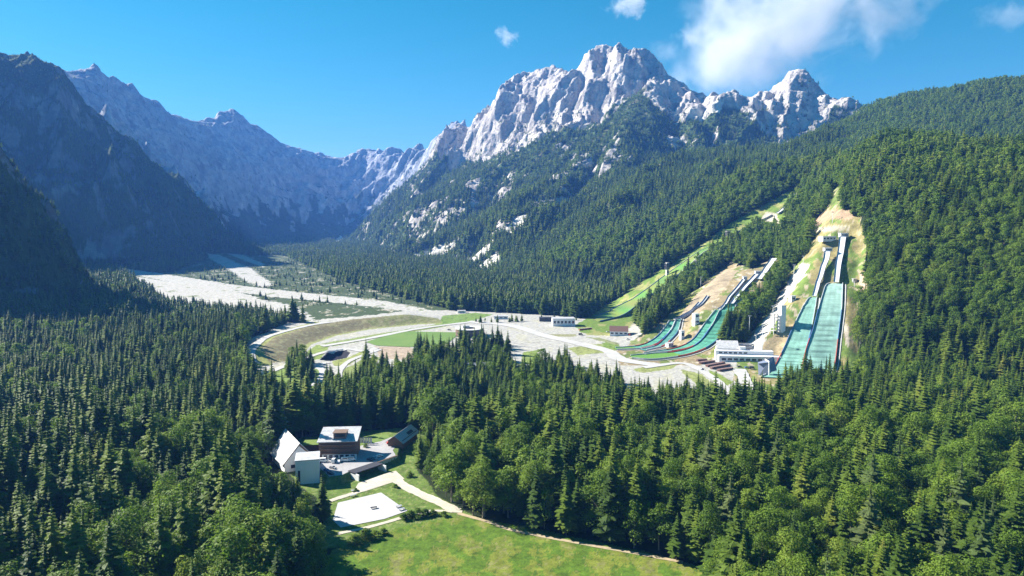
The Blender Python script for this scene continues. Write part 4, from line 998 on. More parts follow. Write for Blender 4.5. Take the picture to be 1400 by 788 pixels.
for k in range(3): w = MB(); w.box((-4 + 4 * k, L0 - .06, 3), (2.4, .14, 2)); w.build('window', M_glass, root)
KEEPOUT.append(([(x - 10, y - 14), (x + 9, y - 14), (x + 9, y + 18), (x - 10, y + 18)], 3))
# white cube wing
x, y = flp(421, 660); z = FZ(y); root = empty('white_block', (x, y, z), R(14)); tag(root, 'plain white cube-like building with flat roof right of the gabled hall', 'building')
b = MB(); b.box((0, 5, 5.5), (13, 14, 16)); b.build('wall', M_white, root); b = MB(); b.box((0, 5, 13.8), (13.6, 14.6, .5)); b.build('roof', M_metalroof, root)
w = MB(); w.box((-4.6, -2.05, 4), (1.2, .14, 8)); w.build('window', M_glass, root); w = MB(); w.box((6.56, 4, 3), (.14, 6, 2)); w.build('window', M_glass, root)
b = MB(); b.box((-1, 17.5, 3), (9, 10, 8)); b.build('link_block', M_white, root); KEEPOUT.append(([(x - 9, y - 5), (x + 9, y - 5), (x + 9, y + 20), (x - 9, y + 20)], 2.5))
# timber building with pale roof
p = lotp(462, 627); root = empty('timber_building', p, R(3)); tag(root, 'dark timber building with wide pale roof and a boxy brown dormer', 'building')
b = MB(); b.add([(-11.5, 0, 0), (11, 0, 0), (11, 16, 0), (-11.5, 16, 0), (-11.5, 0, 10.2), (11, 0, 10.6), (11, 15, 13.4), (-11.5, 15, 13.4)], [(0, 1, 5, 4), (1, 2, 6, 5), (2, 3, 7, 6), (3, 0, 4, 7), (4, 5, 6, 7), (3, 2, 1, 0)]); b.build('wall', M_timber, root)
b = MB(); b.slab([(-12.3, -1.2, 10.7), (12.3, -1.2, 11.1), (12, 17, 15.0), (-12, 17, 14.8)], .45); b.build('roof', M_metalroof, root)
b = MB(); b.box((1, -.07, 1.3), (21, .2, 2.6)); b.build('ground_floor', M_white, root)
for k in range(6): w = MB(); w.box((-7.5 + 3.3 * k, -.2, 1.4), (2.2, .12, 1.8)); w.build('window', M_glass, root)
for z in (3.6, 6.2, 8.6): b = MB(); b.box((0, -.4, z), (21.6, .8, .35)); b.build('balcony', M_soffit, root)
b = MB(); b.box((1, 5.5, 13.4), (7.6, 7, 3.6)); dmr = b.build('dormer', M_timber2, root); w = MB(); w.box((1.2, 1.92, 13.8), (6, .14, 1.9)); w.build('window', M_glass, dmr)
b = MB(); b.box((1, 5.5, 15.35), (8.4, 7.8, .3)); b.build('dormer_roof', M_soffit, dmr)
KEEPOUT.append(([(p.x - 13, p.y - 3), (p.x + 13, p.y - 3), (p.x + 13, p.y + 19), (p.x - 13, p.y + 19)], 2))
x, y = flp(425, 622); root = empty('annex', (x, y, FZ(y)), R(5)); tag(root, 'low annex with green grass roof between the gabled hall and timber building', 'annex')
b = MB(); b.box((2, 4, 3), (14, 10, 7)); b.build('wall', M_timber, root); b = MB(); b.box((2, 4, 6.7), (14.6, 10.6, .4)); b.build('roof', M_grassy, root)
# shingled barn by the trees
p = lotp(550, 604); root = empty('barn', p, R(-15)); tag(root, 'long barn with worn grey shingle roof at the edge of the wood', 'barn')
b = MB(); b.add([(-5, -11, -1), (5, -11, -1), (5, 13, -1), (-5, 13, -1), (-5, -11, 4), (5, -11, 4), (5, 13, 4), (-5, 13, 4), (0, -11, 7), (0, 13, 7)], [(0, 1, 5, 8, 4), (2, 3, 7, 9, 6), (1, 2, 6, 5), (3, 0, 4, 7), (4, 8, 9, 7), (5, 6, 9, 8)]); b.build('wall', M_timber, root)
rf = MB(); rf.slab([(-6.3, -12.5, 3), (0, -12.5, 7.6), (0, 14.5, 7.6), (-6.3, 14.5, 3)], .3); rf.slab([(0, -12.5, 7.6), (6.3, -12.5, 3), (6.3, 14.5, 3), (0, 14.5, 7.6)], .3); rfo = rf.build('roof', M_slate, root)
w = MB(); w.slab([(2.4, 1, 5.98), (4.2, 1, 4.66), (4.2, 9, 4.66), (2.4, 9, 5.98)], .25); w.build('skylight', M_dark, rfo); KEEPOUT.append(([(p.x - 9, p.y - 12), (p.x + 9, p.y - 12), (p.x + 12, p.y + 14), (p.x - 4, p.y + 14)], 2))
# underpass portal with side walls and the retaining wall
a0, a1 = lotp(479, 645.5), lotp(516, 633); d = (a1 - a0); ang = math.atan2(d.y, d.x); root = empty('garage_portal', (a0.x, a0.y, FZ(a0.y)), ang); tag(root, 'sunken concrete garage opening under the edge of the car park', 'garage'); Lg = d.xy.length
b = MB(); b.box((Lg / 2, -1.5, LOT_H + .25), (Lg + 1, 6.5, .5)); b.build('lintel', M_dark, root)
for xx_, nm_ in ((0, 'side_wall'), (Lg, 'side_wall')): b = MB(); b.box((xx_, -3.5, 1.7), (.6, 9, 4.0)); b.build(nm_, M_white, root)
b = MB(); b.box((Lg / 2, 1.35, 1.5), (Lg - .8, .3, 3.6)); b.build('shade_back_wall', M_dark, root)  # back wall near black: shade inside the opening put into its colour
a2 = lotp(543, 623.5); d = a2 - a1; root = empty('retaining_wall', (a1.x, a1.y, FZ(a1.y)), math.atan2(d.y, d.x)); tag(root, 'low retaining wall along the car park edge right of the garage opening', 'wall')
b = MB(); b.box((d.xy.length / 2, -.35, 1.75), (d.xy.length, .5, 4.3)); b.build('wall', M_conc, root); b = MB(); b.box((d.xy.length / 2, -.35, 4.05), (d.xy.length + .2, .8, .3)); b.build('coping', M_soffit, root)
# banners
for k in range(5):
    p = lotp(492.5 + 3.4 * k, 608); root = empty('banner', p, .1); tag(root, ('leftmost', 'second', 'middle', 'fourth', 'rightmost')[k] + ' of five pale banners standing on the lawn behind the car park', 'banner', 'pale banners in a row on the lawn')
    b = MB(); b.tube((0, 0, 0), (0, 0, 4.6), .09, .07, 6); b.build('pole', M_steel, root); b = MB(); b.box((.62, 0, 2.7), (1.1, .06, 3.6)); b.build('cloth', M_board, root)
sheet('lawn', [flp(*p, LOT_H) for p in [(489, 611), (489, 597), (530, 594), (534, 600), (516, 606), (497, 609.5)]], M_grassy, .1, 3, px=False)
# things on the court
for k, (px, row, lb) in enumerate([(511, 696, 'small dark table standing in the middle of the pale court'), (545, 694, 'low bench near the right corner of the pale court'), (549, 698, 'second low bench at the right corner of the pale court'), (483, 679, 'bench beside the path left of the court'), (484, 672, 'bench by the driveway near the garage opening')]):
    p = P3(px, row); p.z += .2; root = empty('bench', p, .4 + k * .1); tag(root, lb, 'bench' if k else 'table')
    b = MB(); b.box((0, 0, .75), (3.4, 1.5, .15)); b.build('top', M_dark if k == 0 else M_steel, root)
    for q in (-1.2, 1.2): b = MB(); b.box((q, 0, .35), (.2, 1.1, .7)); b.build('leg', M_steel, root)

# ------------------------------------------------------------------ vehicles
def car_paint(name, c):
    m, nt, b = mat(name); b.inputs['Base Color'].default_value = (*c, 1); b.inputs['Roughness'].default_value = .3; b.inputs['Coat Weight'].default_value = .5; return m
PAINT = {k: car_paint(k + '_paint', c) for k, c in dict(white=(.8, .8, .8), blue=(.06, .12, .3), dark=(.04, .04, .05), silver=(.4, .41, .43), red=(.4, .05, .04)).items()}
M_tyre = plain('tyre', (.03, .03, .03), .9)
def vehicle(p, rz, paint, label, van=False, name=None):
    root = empty(name or ('parked_van' if van else 'parked_car'), p, rz); tag(root, label, 'van' if van else 'car', 'vehicles parked in the compound' if p.y < 520 else 'vehicles on the gravel field')
    L, W, H = (5.6, 2.1, 2.5) if van else (4.4, 1.85, 1.5); b = MB()
    prof = [(-L / 2, .4), (L / 2, .4), (L / 2, .95), (L * .42, 1.15), (L * .30, 1.25), (L * .2, H), (-L * .47, H), (-L / 2, 1.1)] if van else [(-L / 2, .35), (L / 2, .35), (L / 2, .8), (L * .46, .9), (L * .24, 1.0), (L * .08, H), (-L * .3, H), (-L * .44, 1.02), (-L / 2, .95)]
    vs = []
    for s in (-1, 1):
        for x_, z_ in prof: vs.append((x_, s * W / 2 * (1 if z_ < 1.3 else .86), z_))
    n = len(prof); fs = [tuple(range(n)), tuple(range(2 * n - 1, n - 1, -1))] + [(k, n + k, n + (k + 1) % n, (k + 1) % n) for k in range(n)]
    b.add(vs, fs); b.build('body', PAINT[paint], root)
    for s in (-1, 1): g = MB(); g.box((-L * .08, s * W * .47, H * .78), (L * .5, .1, H * .2)); g.build('side_window', M_glass, root)
    g = MB(); g.slab([(L * (.295 if van else .225), -W * .4, 1.33 if van else 1.08), (L * (.295 if van else .225), W * .4, 1.33 if van else 1.08), (L * (.225 if van else .105), W * .37, H - .12), (L * (.225 if van else .105), -W * .37, H - .12)], .04); g.v = [(v[0] + .06, v[1], v[2] + .05) for v in g.v]; g.build('windscreen', M_glass, root)
    for sx_ in (-1, 1):
        for s in (-1, 1): t = MB(); t.tube((sx_ * L * .31, s * W * .42, .34), (sx_ * L * .31, s * W * .52, .34), .34, .34, 10); t.build('wheel', M_tyre, root)
    return root
for px, row, rz, pt, van, lb in [(443, 632, .1, 'white', True, 'leftmost white van parked in front of the timber building'), (457, 632, 1.5, 'white', True, 'second white van parked in front of the timber building'), (464, 632, 1.5, 'white', False, 'white car between the vans by the timber building'), (473, 631, .1, 'white', True, 'long white van parked at the right of the timber building front'),
        (481, 630, .15, 'white', True, 'rightmost white van below the timber building corner'), (506, 630, -.7, 'dark', False, 'dark car parked at the car park edge above the garage'), (512, 628, -.7, 'silver', False, 'silver car beside the dark car at the car park edge'), (519, 625, .5, 'white', False, 'white car parked alone near the right of the car park'),
        (447, 645, -.6, 'blue', False, 'blue car in the shade of the white block'), (455, 641, -.5, 'silver', False, 'silver car in the shade nearer the timber building'), (452, 649, -.6, 'dark', False, 'dark car at the lower shaded end of the car park'), (533, 607, .4, 'red', False, 'small red car parked beside the barn')]:
    p = lotp(px, row); p.z = z1(p.x, p.y) + .13; vehicle(p, rz, pt, lb, van)
for px, row, rz, pt, van, lb in [(794, 459, .2, 'dark', True, 'dark van standing alone on the gravel below the red barrier'), (861, 459, 1.2, 'red', False, 'red car parked right of the chalet'), (858, 465, .4, 'silver', False, 'silver car on the gravel below the chalet'), (831, 455, .3, 'silver', False, 'silver car left of the chalet'),
        (1011, 503, .1, 'dark', False, 'dark car in front of the white terraces'), (1021, 504, .1, 'blue', False, 'blue car right of the dark one by the white terraces'), (1028, 505, .1, 'dark', True, 'dark van by the right end of the white terraces'), (960, 506, .6, 'silver', False, 'silver car near the timber stacks'),
        (614, 452, .2, 'dark', False, 'dark car between sports pitch and round building'), (348, 512, .4, 'white', False, 'white car on the pale parking ground left of the bowl'), (346, 508, .4, 'silver', False, 'silver car second in the row left of the bowl'), (344, 504, .4, 'blue', False, 'blue car third in the row left of the bowl')]:
    p = P3(px, row); p.z += .5; vehicle(p, rz, pt, lb, van)
# ------------------------------------------------------------------ trees
def leaf_material(name, stops, clump=.02):
    """foliage: colour differs from tree to tree and in patches inside a crown; a little light passes through"""
    m, nt, b = mat(name); L = nt.links; N = nt.nodes
    oi = N.new('ShaderNodeObjectInfo'); n1 = noise_node(nt, clump, 2); n2 = noise_node(nt, .45, 3, .7)
    ad = N.new('ShaderNodeMath'); ad.operation = 'MULTIPLY_ADD'; ad.inputs[1].default_value = .62; L.new(oi.outputs['Random'], ad.inputs[0])
    sc = N.new('ShaderNodeMath'); sc.operation = 'MULTIPLY_ADD'; sc.inputs[1].default_value = .9; sc.inputs[2].default_value = -.26; L.new(n1.outputs['Fac'], sc.inputs[0])
    L.new(sc.outputs[0], ad.inputs[2])
    r = ramp(nt, ad.outputs[0], stops)
    r2 = ramp(nt, n2.outputs['Fac'], [(.3, (.6, .62, .6)), (.7, (1.4, 1.36, 1.25))])
    mx = N.new('ShaderNodeMix'); mx.data_type = 'RGBA'; mx.blend_type = 'MULTIPLY'; mx.inputs[0].default_value = 1
    L.new(r.outputs[0], mx.inputs[6]); L.new(r2.outputs[0], mx.inputs[7]); L.new(mx.outputs[2], b.inputs['Base Color'])
    b.inputs['Roughness'].default_value = .6; b.inputs['Specular IOR Level'].default_value = .25
    tr = N.new('ShaderNodeBsdfTranslucent'); L.new(mx.outputs[2], tr.inputs['Color']); ms = N.new('ShaderNodeMixShader'); ms.inputs[0].default_value = .46
    out = [n for n in N if n.type == 'OUTPUT_MATERIAL'][0]
    L.new(b.outputs[0], ms.inputs[1]); L.new(tr.outputs[0], ms.inputs[2]); L.new(ms.outputs[0], out.inputs['Surface'])
    return m
M_spruce = leaf_material('spruce_needles', [(0, (.03, .06, .012)), (.28, (.066, .122, .017)), (.55, (.12, .186, .022)), (.82, (.175, .235, .03)), (1, (.235, .25, .055))])
M_leaf = leaf_material('broadleaf_leaves', [(0, (.08, .15, .015)), (.4, (.13, .22, .02)), (.7, (.175, .265, .026)), (1, (.23, .29, .04))])
M_bark = plain('bark', (.12, .09, .065), .9, .3, 3.0)
M_barkp = plain('pale_bark', (.2, .17, .14), .9, .3, 3.0)

def mesh_from(name, vs, fs, m):
    me = bpy.data.meshes.new(name); me.from_pydata(vs, [], fs); me.materials.append(m); return me
def spruce_crown(seed, whorls, nb, seglen, thin=0.0):
    """a unit spruce crown (height 1): drooping boughs in whorls, each with side twigs"""
    r = random.Random(seed); vs = []; fs = []
    base = r.uniform(.08, .16)
    for k in range(whorls):
        t = (k + r.uniform(-.3, .3)) / whorls; t = min(max(t, 0), .985)
        z = base + (1 - base) * t
        rad = (.2 * (1 - t) ** .93 + .006) * r.uniform(.82, 1.15)
        if t < .12: rad *= .72 + 2.3 * t
        nn = max(4, int(nb * (1 - .45 * t)))
        a0 = r.uniform(0, 6.28)
        for j in range(nn):
            if r.random() < thin: continue
            a = a0 + 6.283 * (j + r.uniform(-.25, .25)) / nn; L = rad * r.uniform(.7, 1.2)
            ca, sa = math.cos(a), math.sin(a); droop = r.uniform(.25, .6) * (1 - .6 * t)
            w = L * r.uniform(.26, .4) + .004
            def P(s, off, dz=0.0):
                x = L * s; zz = z + dz + L * (.16 * s - droop * s * s * 1.0)
                return (x * ca - off * sa, x * sa + off * ca, zz)
            n = len(vs)
            if seglen >= 3:
                prof = [(.04, .35), (.38, 1.0), (.7, .8), (1.0, .06)]
                for s_, ww in prof: vs += [P(s_, -w * ww, -.28 * w * ww), P(s_, 0, .10 * w), P(s_, w * ww, -.28 * w * ww)]
                for q in range(3):
                    b0 = n + q * 3
                    fs += [(b0, b0 + 3, b0 + 4, b0 + 1), (b0 + 1, b0 + 4, b0 + 5, b0 + 2)]
                # hanging twigs
                for q in range(4):
                    s_ = r.uniform(.3, .95); o = r.uniform(-1, 1) * w * .8; m_ = len(vs); dl = r.uniform(.025, .05) * (1.1 - t)
                    e = r.uniform(.012, .022)
                    p1 = P(s_ - e / max(L, .01) * .5, o); p2 = P(min(1.1, s_ + e / max(L, .01) * .5), o + e * .4); p3 = P(s_, o * 1.15, -dl)
                    vs.extend([p1, p2, p3]); fs.append((m_, m_ + 1, m_ + 2))
            elif seglen == 2:
                vs += [P(.03, 0, .01), P(.5, -w * 1.3, -.3 * w), P(.5, w * 1.3, -.3 * w), P(1.05, 0)]
                fs += [(n, n + 1, n + 3), (n, n + 3, n + 2)]
            else:
                vs += [P(.0, 0, .03), P(.85, -w * 2.1, -.03), P(1.0, w * 2.1, -.04)]
                fs += [(n, n + 1, n + 2)]
    # leader
    n = len(vs); vs += [(.008, 0, .93), (-.004, .007, .93), (-.004, -.007, .93), (0, 0, 1.03)]; fs += [(n, n + 1, n + 3), (n + 1, n + 2, n + 3), (n + 2, n, n + 3)]
    # dark inner mass so the trunk does not show through everywhere
    m_ = 6; n = len(vs)
    for z_, rr in ((base + .02, .03), (.35, .05), (.75, .02), (.95, .004)):
        for q in range(m_): a = 6.283 * q / m_ + z_; vs.append((rr * math.cos(a) * r.uniform(.7, 1.3), rr * math.sin(a) * r.uniform(.7, 1.3), z_))
    for lv in range(3):
        for q in range(m_): fs.append((n + lv * m_ + q, n + lv * m_ + (q + 1) % m_, n + (lv + 1) * m_ + (q + 1) % m_, n + (lv + 1) * m_ + q))
    return vs, fs
def broad_crown(seed, n_lobes, leaves, size, tall=1.0):
    """a unit broadleaf crown (height 1): leaf clumps scattered over and through uneven lobes"""
    r = random.Random(seed); vs = []; fs = []; lobes = []
    for k in range(n_lobes):
        t = k / max(1, n_lobes - 1); z = .3 + .58 * t + r.uniform(-.04, .04)
        spread = .17 * math.sin(math.pi * min(1, .25 + .72 * t)) + .01
        a = r.uniform(0, 6.28) if k else 0; a = k * 2.4 + r.uniform(-.5, .5)
        lobes.append((spread * math.cos(a), spread * math.sin(a), z, r.uniform(.085, .15) * (1.15 - .35 * t)))
    lobes.append((0, 0, .6, .17)); lobes.append((0, 0, .82, .11))
    tot = sum(l[3] ** 2 for l in lobes)
    for lx, ly, lz, lr in lobes:
        for q in range(int(leaves * lr * lr / tot)):
            d = Vector((r.gauss(0, 1), r.gauss(0, 1), r.gauss(0, 1))).normalized()
            if d.z < -.55: d.z *= -1
            k_ = lr * (1 - .5 * r.random() ** 2.2) * (1 + .18 * math.sin(5 * d.x + 4 * d.z + lx * 90))
            c = Vector((lx, ly, lz)) + Vector((d.x * k_, d.y * k_, d.z * k_ * .95))
            nrm = (d + Vector((r.gauss(0, .45), r.gauss(0, .45), r.gauss(.25, .45)))).normalized()
            e = nrm.orthogonal().normalized(); g = nrm.cross(e); ang = r.uniform(0, 6.28)
            e, g = e * math.cos(ang) + g * math.sin(ang), g * math.cos(ang) - e * math.sin(ang)
            s_ = size * r.uniform(.6, 1.3); n = len(vs)
            vs += [tuple(c - e * s_), tuple(c - g * s_ * .6), tuple(c + e * s_ + nrm * s_ * -.25), tuple(c + g * s_ * .6)]
            fs.append((n, n + 1, n + 2, n + 3))
    return vs, fs
def trunk_mesh(name, h, r0, m, limbs=0, seed=0):
    b = MB(); r = random.Random(seed)
    b.tube((0, 0, -.02), (0.004, 0, h * .5), r0, r0 * .65, 7); b.tube((0.004, 0, h * .5), (0, 0, h), r0 * .65, r0 * .15, 6)
    for k in range(limbs):
        a = k * 2.4; z = .22 + .4 * k / max(1, limbs); b.tube((0, 0, z), (.13 * math.cos(a), .13 * math.sin(a), z + .16), r0 * .4, r0 * .1, 5)
    me = bpy.data.meshes.new(name); me.from_pydata(b.v, [], b.f); me.materials.append(m); return me

SPR_HI = []; BRD_HI = []
for k in range(5):
    v_, f_ = spruce_crown(100 + k, 30, 13, 3, .05 + .04 * k); SPR_HI.append((mesh_from('spruce_crown', v_, f_, M_spruce), trunk_mesh('spruce_trunk', .96, .0125, M_bark)))
SPR_PALE = []
M_pale = leaf_material('lichen_grey_needles', [(0, (.075, .125, .035)), (.5, (.11, .16, .05)), (1, (.16, .19, .08))]); M_grey = plain('grey_bark', (.3, .27, .23), .9, .3, 3.0)
for k in range(2):
    v_, f_ = spruce_crown(150 + k, 24, 10, 3, .38); SPR_PALE.append((mesh_from('sparse_spruce_crown', v_, f_, M_pale), trunk_mesh('grey_trunk', .98, .013, M_grey)))
for k in range(5):
    v_, f_ = broad_crown(200 + k, 9, 5200, .0115); BRD_HI.append((mesh_from('broadleaf_crown', v_, f_, M_leaf), trunk_mesh('broadleaf_trunk', .8, .016, M_barkp, 7, k)))
def joined(name, crown, trunk):
    """crown and trunk in one mesh, for the uncountable forest"""
    me = bpy.data.meshes.new(name); v1 = crown[0]; f1 = crown[1]; n = len(v1)
    tv = [tuple(v.co) for v in trunk.vertices]; tf = [tuple(n + i for i in p.vertices) for p in trunk.polygons]
    me.from_pydata(list(v1) + tv, [], list(f1) + tf); me.materials.append(crown[2]); me.materials.append(trunk.materials[0])
    me.polygons.foreach_set('material_index', [0] * len(f1) + [1] * len(tf)); return me
protos = bpy.data.collections.new('forest_kinds')      # not linked to the scene: only the forest refers to it
def proto(i, me):
    o = bpy.data.objects.new('kind_%02d' % i, me); protos.objects.link(o)
tk = trunk_mesh('t', .9, .012, M_bark); tkb = trunk_mesh('t', .7, .014, M_barkp, 3)
n_p = 0; IDX = {}
for kind in ('s_mid', 's_far', 'b_mid', 'b_far', 's_tiny', 'b_tiny'):
    IDX[kind] = []
    for k in range(4):
        if kind == 's_mid': v_, f_ = spruce_crown(300 + k, 22, 11, 2, .05); me = joined(kind, (v_, f_, M_spruce), tk)
        elif kind == 's_far': v_, f_ = spruce_crown(310 + k, 13, 8, 1); me = mesh_from(kind, v_, f_, M_spruce)
        elif kind == 's_tiny': v_, f_ = spruce_crown(320 + k, 8, 6, 1); me = mesh_from(kind, v_, f_, M_spruce)
        elif kind == 'b_mid': v_, f_ = broad_crown(330 + k, 8, 1500, .021); me = joined(kind, (v_, f_, M_leaf), tkb)
        elif kind == 'b_far': v_, f_ = broad_crown(340 + k, 7, 420, .038); me = mesh_from(kind, v_, f_, M_leaf)
        else: v_, f_ = broad_crown(350 + k, 5, 120, .07); me = mesh_from(kind, v_, f_, M_leaf)
        proto(n_p, me); IDX[kind].append(n_p); n_p += 1

# ---- where trees stand
wterr = Z / YY; env = np.maximum.accumulate(wterr, axis=0)
rockall = (rock > 0) | (patch > 0) | ((scat > 0) & (massif > 0)) | (scree > 0)
CLEARM = (clr_st | clr_fly | clr_mid | clr_big | md | yd | gravel | scrub | inpit | zone([(365, 640), (440, 640), (450, 690), (446, 702), (372, 690)], 0, 300, 520)).astype(np.float32)
ROCKM = np.maximum(rockall.astype(np.float32), (farwall + far2 * (rise > 8) > 0).astype(np.float32))
CLV = cliffveg.astype(np.float32); CLM = cl.astype(np.float32)
def samp(G, x, y):
    i = np.clip(np.searchsorted(U, x / y), 0, len(U) - 1); j = np.clip(np.searchsorted(V, np.log(y)), 0, len(V) - 1); return G[j, i]
trees = []     # x, y, z, height, kind(0 spruce 1 broad)
bands = [(165, 420, 7.6), (420, 700, 7.2), (700, 1100, 7.4), (1100, 1700, 8.6), (1700, 2500, 10.5), (2500, 3900, 13.5), (3900, 4900, 22)]
for y0, y1, sp in bands:
    xs = np.arange(-.86 * y1, .86 * y1, sp); ys = np.arange(y0, y1, sp)
    gx, gy = np.meshgrid(xs, ys); gx = gx + rng.uniform(-.46, .46, gx.shape) * sp; gy = gy + rng.uniform(-.46, .46, gy.shape) * sp
    gx = gx.ravel(); gy = gy.ravel(); k = (np.abs(gx / gy) < .85) & (gy > 160); gx = gx[k]; gy = gy[k]
    z = zat(gx, gy)
    e = bilin(U, V, env, gx / gy, np.log(gy))
    H = (rng.normal(1, .2, len(gx)) + .35 * fbm(gx / 45, gy / 45, 3, 99)).clip(.5, 1.45)
    px, py = project(gx, gy, z)
    vis = (z + 34) / gy > e - .004
    clear = samp(CLEARM, gx, gy) > .5; rk = samp(ROCKM, gx, gy) > .5
    clm = samp(CLM, gx, gy) > .5; clv = samp(CLV, gx, gy) > .5
    ok = vis & ~clear & ~(rk & (rng.random(len(gx)) > np.where(gy < 3000, .2, .05))) & ~(clm & ~clv)
    thin = (gy > 2300) & (z > 250 + 90 * fbm(gx / 200, gy / 200, 3, 77)) ; ok &= ~(thin & (rng.random(len(gx)) > .8))
    # kind
    f = fbm(gx / 70, gy / 70, 3, 88)
    pb = np.full(len(gx), .2); pb = np.where((px > 1140) & (gy > 1500), .5, pb)
    pb = np.where((px > 1150) | ((gx > 0) & (z > -120) & (gy < 1700)), .68, pb)
    pb = np.where((gy < 700) & (px > 700) & (z < -120), .3, pb)
    edge = (gy < 470) & (px > 540); pb = np.where(edge, .66, pb); pb = np.where((gy < 450) & (px < 470) & (px > 170), .62, pb); pb = np.where((px <= 170) & (gy < 500), .12, pb)
    pb = np.where((px < 330) & (gy > 420) & (gy < 1300) , .2, pb); pb = np.where((gy > 1700) & (px < 1140), .1, pb); pb = np.where((gy > 1300) & (z < -100), .1, pb)
    kind = (rng.random(len(gx)) + f * .55 < pb)
    h = np.where(kind, 21, 26.5) * H
    h = np.where((gy > 1500) & (z > 150), h * .72, h); h = np.where(z > 380, h * .7, h); h = np.where(clm, h * .5, h)
    h = np.where((gy > 1150) & (z < -100), h * .8, h)
    h = np.where(gy < 480, h * 1.28, h); h = np.where((gy < 400) & (px < 470), h * 1.15, h)
    h = np.where((px > 180) & (px < 400) & (gy > 900) & (gy < 1300), h * .62, h)
    h = np.where((px > 345) & (px < 452) & (py > 685) & (py < 775), h * np.where(px < 425, .5, .7), h)
    h = np.where((px > 543) & (px < 612) & (py > 606) & (py < 668), h * .55, h)
    h = np.where((px > 620) & (px < 1065) & (py > 500) & (py < 606) & (gy > 480), h * .8, h)
    h = np.where((px > 300) & (px < 372) & (py > 596) & (py < 690), h * .6, h)
    # islands kept open: low growth beside the river
    trees.append(np.stack([gx, gy, z, h, kind, px, py], 1)[ok])
trees = np.concatenate(trees)
# low growth and stray trees on the scrubland
sx = rng.uniform(-900, 200, 16000); sy = rng.uniform(1150, 2300, 16000); k = (samp(scrub.astype(np.float32), sx, sy) > .5) & (samp(gravel.astype(np.float32), sx, sy) < .5); sx, sy = sx[k], sy[k]
k = fbm(sx / 60, sy / 60, 3, 66) + rng.uniform(-.2, .2, len(sx)) > -.02; sx, sy = sx[k], sy[k]
hh = np.where(rng.random(len(sx)) < .12, rng.uniform(7, 14, len(sx)), rng.uniform(2, 4.5, len(sx))); qx, qy = project(sx, sy, zat(sx, sy))
trees = np.concatenate([trees, np.stack([sx, sy, zat(sx, sy), hh, np.zeros(len(sx)), qx, qy], 1)])
# small stands in and around the stadium: outlines of where their trunks stand
STANDS = [([(392, 500), (412, 492), (432, 505), (425, 522), (395, 522)], 24, 22), ([(500, 500), (560, 505), (580, 520), (640, 520), (640, 545), (560, 560), (480, 545)], 80, 24), ([(430, 520), (520, 530), (520, 560), (430, 560)], 26, 22),
          ([(560, 480), (575, 476), (600, 485), (610, 505), (575, 510)], 22, 22), ([(620, 470), (690, 470), (700, 500), (640, 510)], 46, 24), ([(735, 500), (780, 500), (785, 520), (740, 520)], 20, 22), ([(790, 520), (850, 520), (860, 545), (790, 545)], 30, 22), ([(1075, 530), (1160, 530), (1165, 560), (1070, 560)], 50, 25), ([(905, 545), (1010, 560), (1010, 580), (900, 575)], 30, 22), ([(650, 440), (760, 436), (800, 434), (800, 438), (650, 443)], 16, 10)]
extra = []
for pl, n, h in STANDS:
    xs_ = [p[0] for p in pl]; ys_ = [p[1] for p in pl]; c = 0
    while c < n:
        a, b = random.uniform(min(xs_), max(xs_)), random.uniform(min(ys_), max(ys_))
        if not inpoly(np.array([a]), np.array([b]), pl)[0]: continue
        u, w = uw(a, b); Yk = -145 / w
        for _ in range(3): Yk = z1(u * Yk, Yk) / w
        extra.append((u * Yk, Yk, z1(u * Yk, Yk), h * random.uniform(.7, 1.2), 1 if random.random() < .08 else 0, a, b)); c += 1
trees = np.concatenate([trees, np.array(extra)])
# keep clear of everything built
if len(KEEPOUT):
    bad = np.zeros(len(trees), bool)
    for pl, m_ in KEEPOUT:
        bad |= inpoly(trees[:, 0], trees[:, 1], pl)
        d_, _ = dist_poly(trees[:, 0], trees[:, 1], list(pl) + [pl[0]]); bad |= d_ < m_
    trees = trees[~bad]
inframe = (trees[:, 5] > -30) & (trees[:, 5] < 1430) & (trees[:, 6] - trees[:, 3] * F_PX / trees[:, 1] < 800)
score = np.where(inframe, trees[:, 3] / trees[:, 1], 0)
near_ids = {}
for kd in (0, 1):
    ids = np.where((trees[:, 4] == kd) & (score > 0))[0]; near_ids[kd] = ids[np.argsort(-score[ids])][:300]
sel = np.zeros(len(trees), bool)
def where_label(x, y, px, row, kd, h):
    sp_ = ('dark green spruce', 'light green broadleaf tree')[kd]
    if px < 190: return '%s in the shaded forest at the lower left' % sp_, '%s in the shaded forest at the lower left' % ('spruces', 'broadleaf trees')[kd]
    if px < 470: return '%s in the trees left of the white gabled building' % sp_, '%s left of the white gabled building' % ('spruces', 'broadleaf trees')[kd]
    if y > 445: return '%s in the wood between buildings and ski centre' % sp_, '%s in the wood between buildings and ski centre' % ('spruces', 'broadleaf trees')[kd]
    if px < 960: return '%s at the wood edge behind the meadow track' % sp_, '%s at the wood edge behind the meadow track' % ('spruces', 'broadleaf trees')[kd]
    return '%s in the dense forest at the lower right' % sp_, '%s in the dense forest at the lower right' % ('spruces', 'broadleaf trees')[kd]
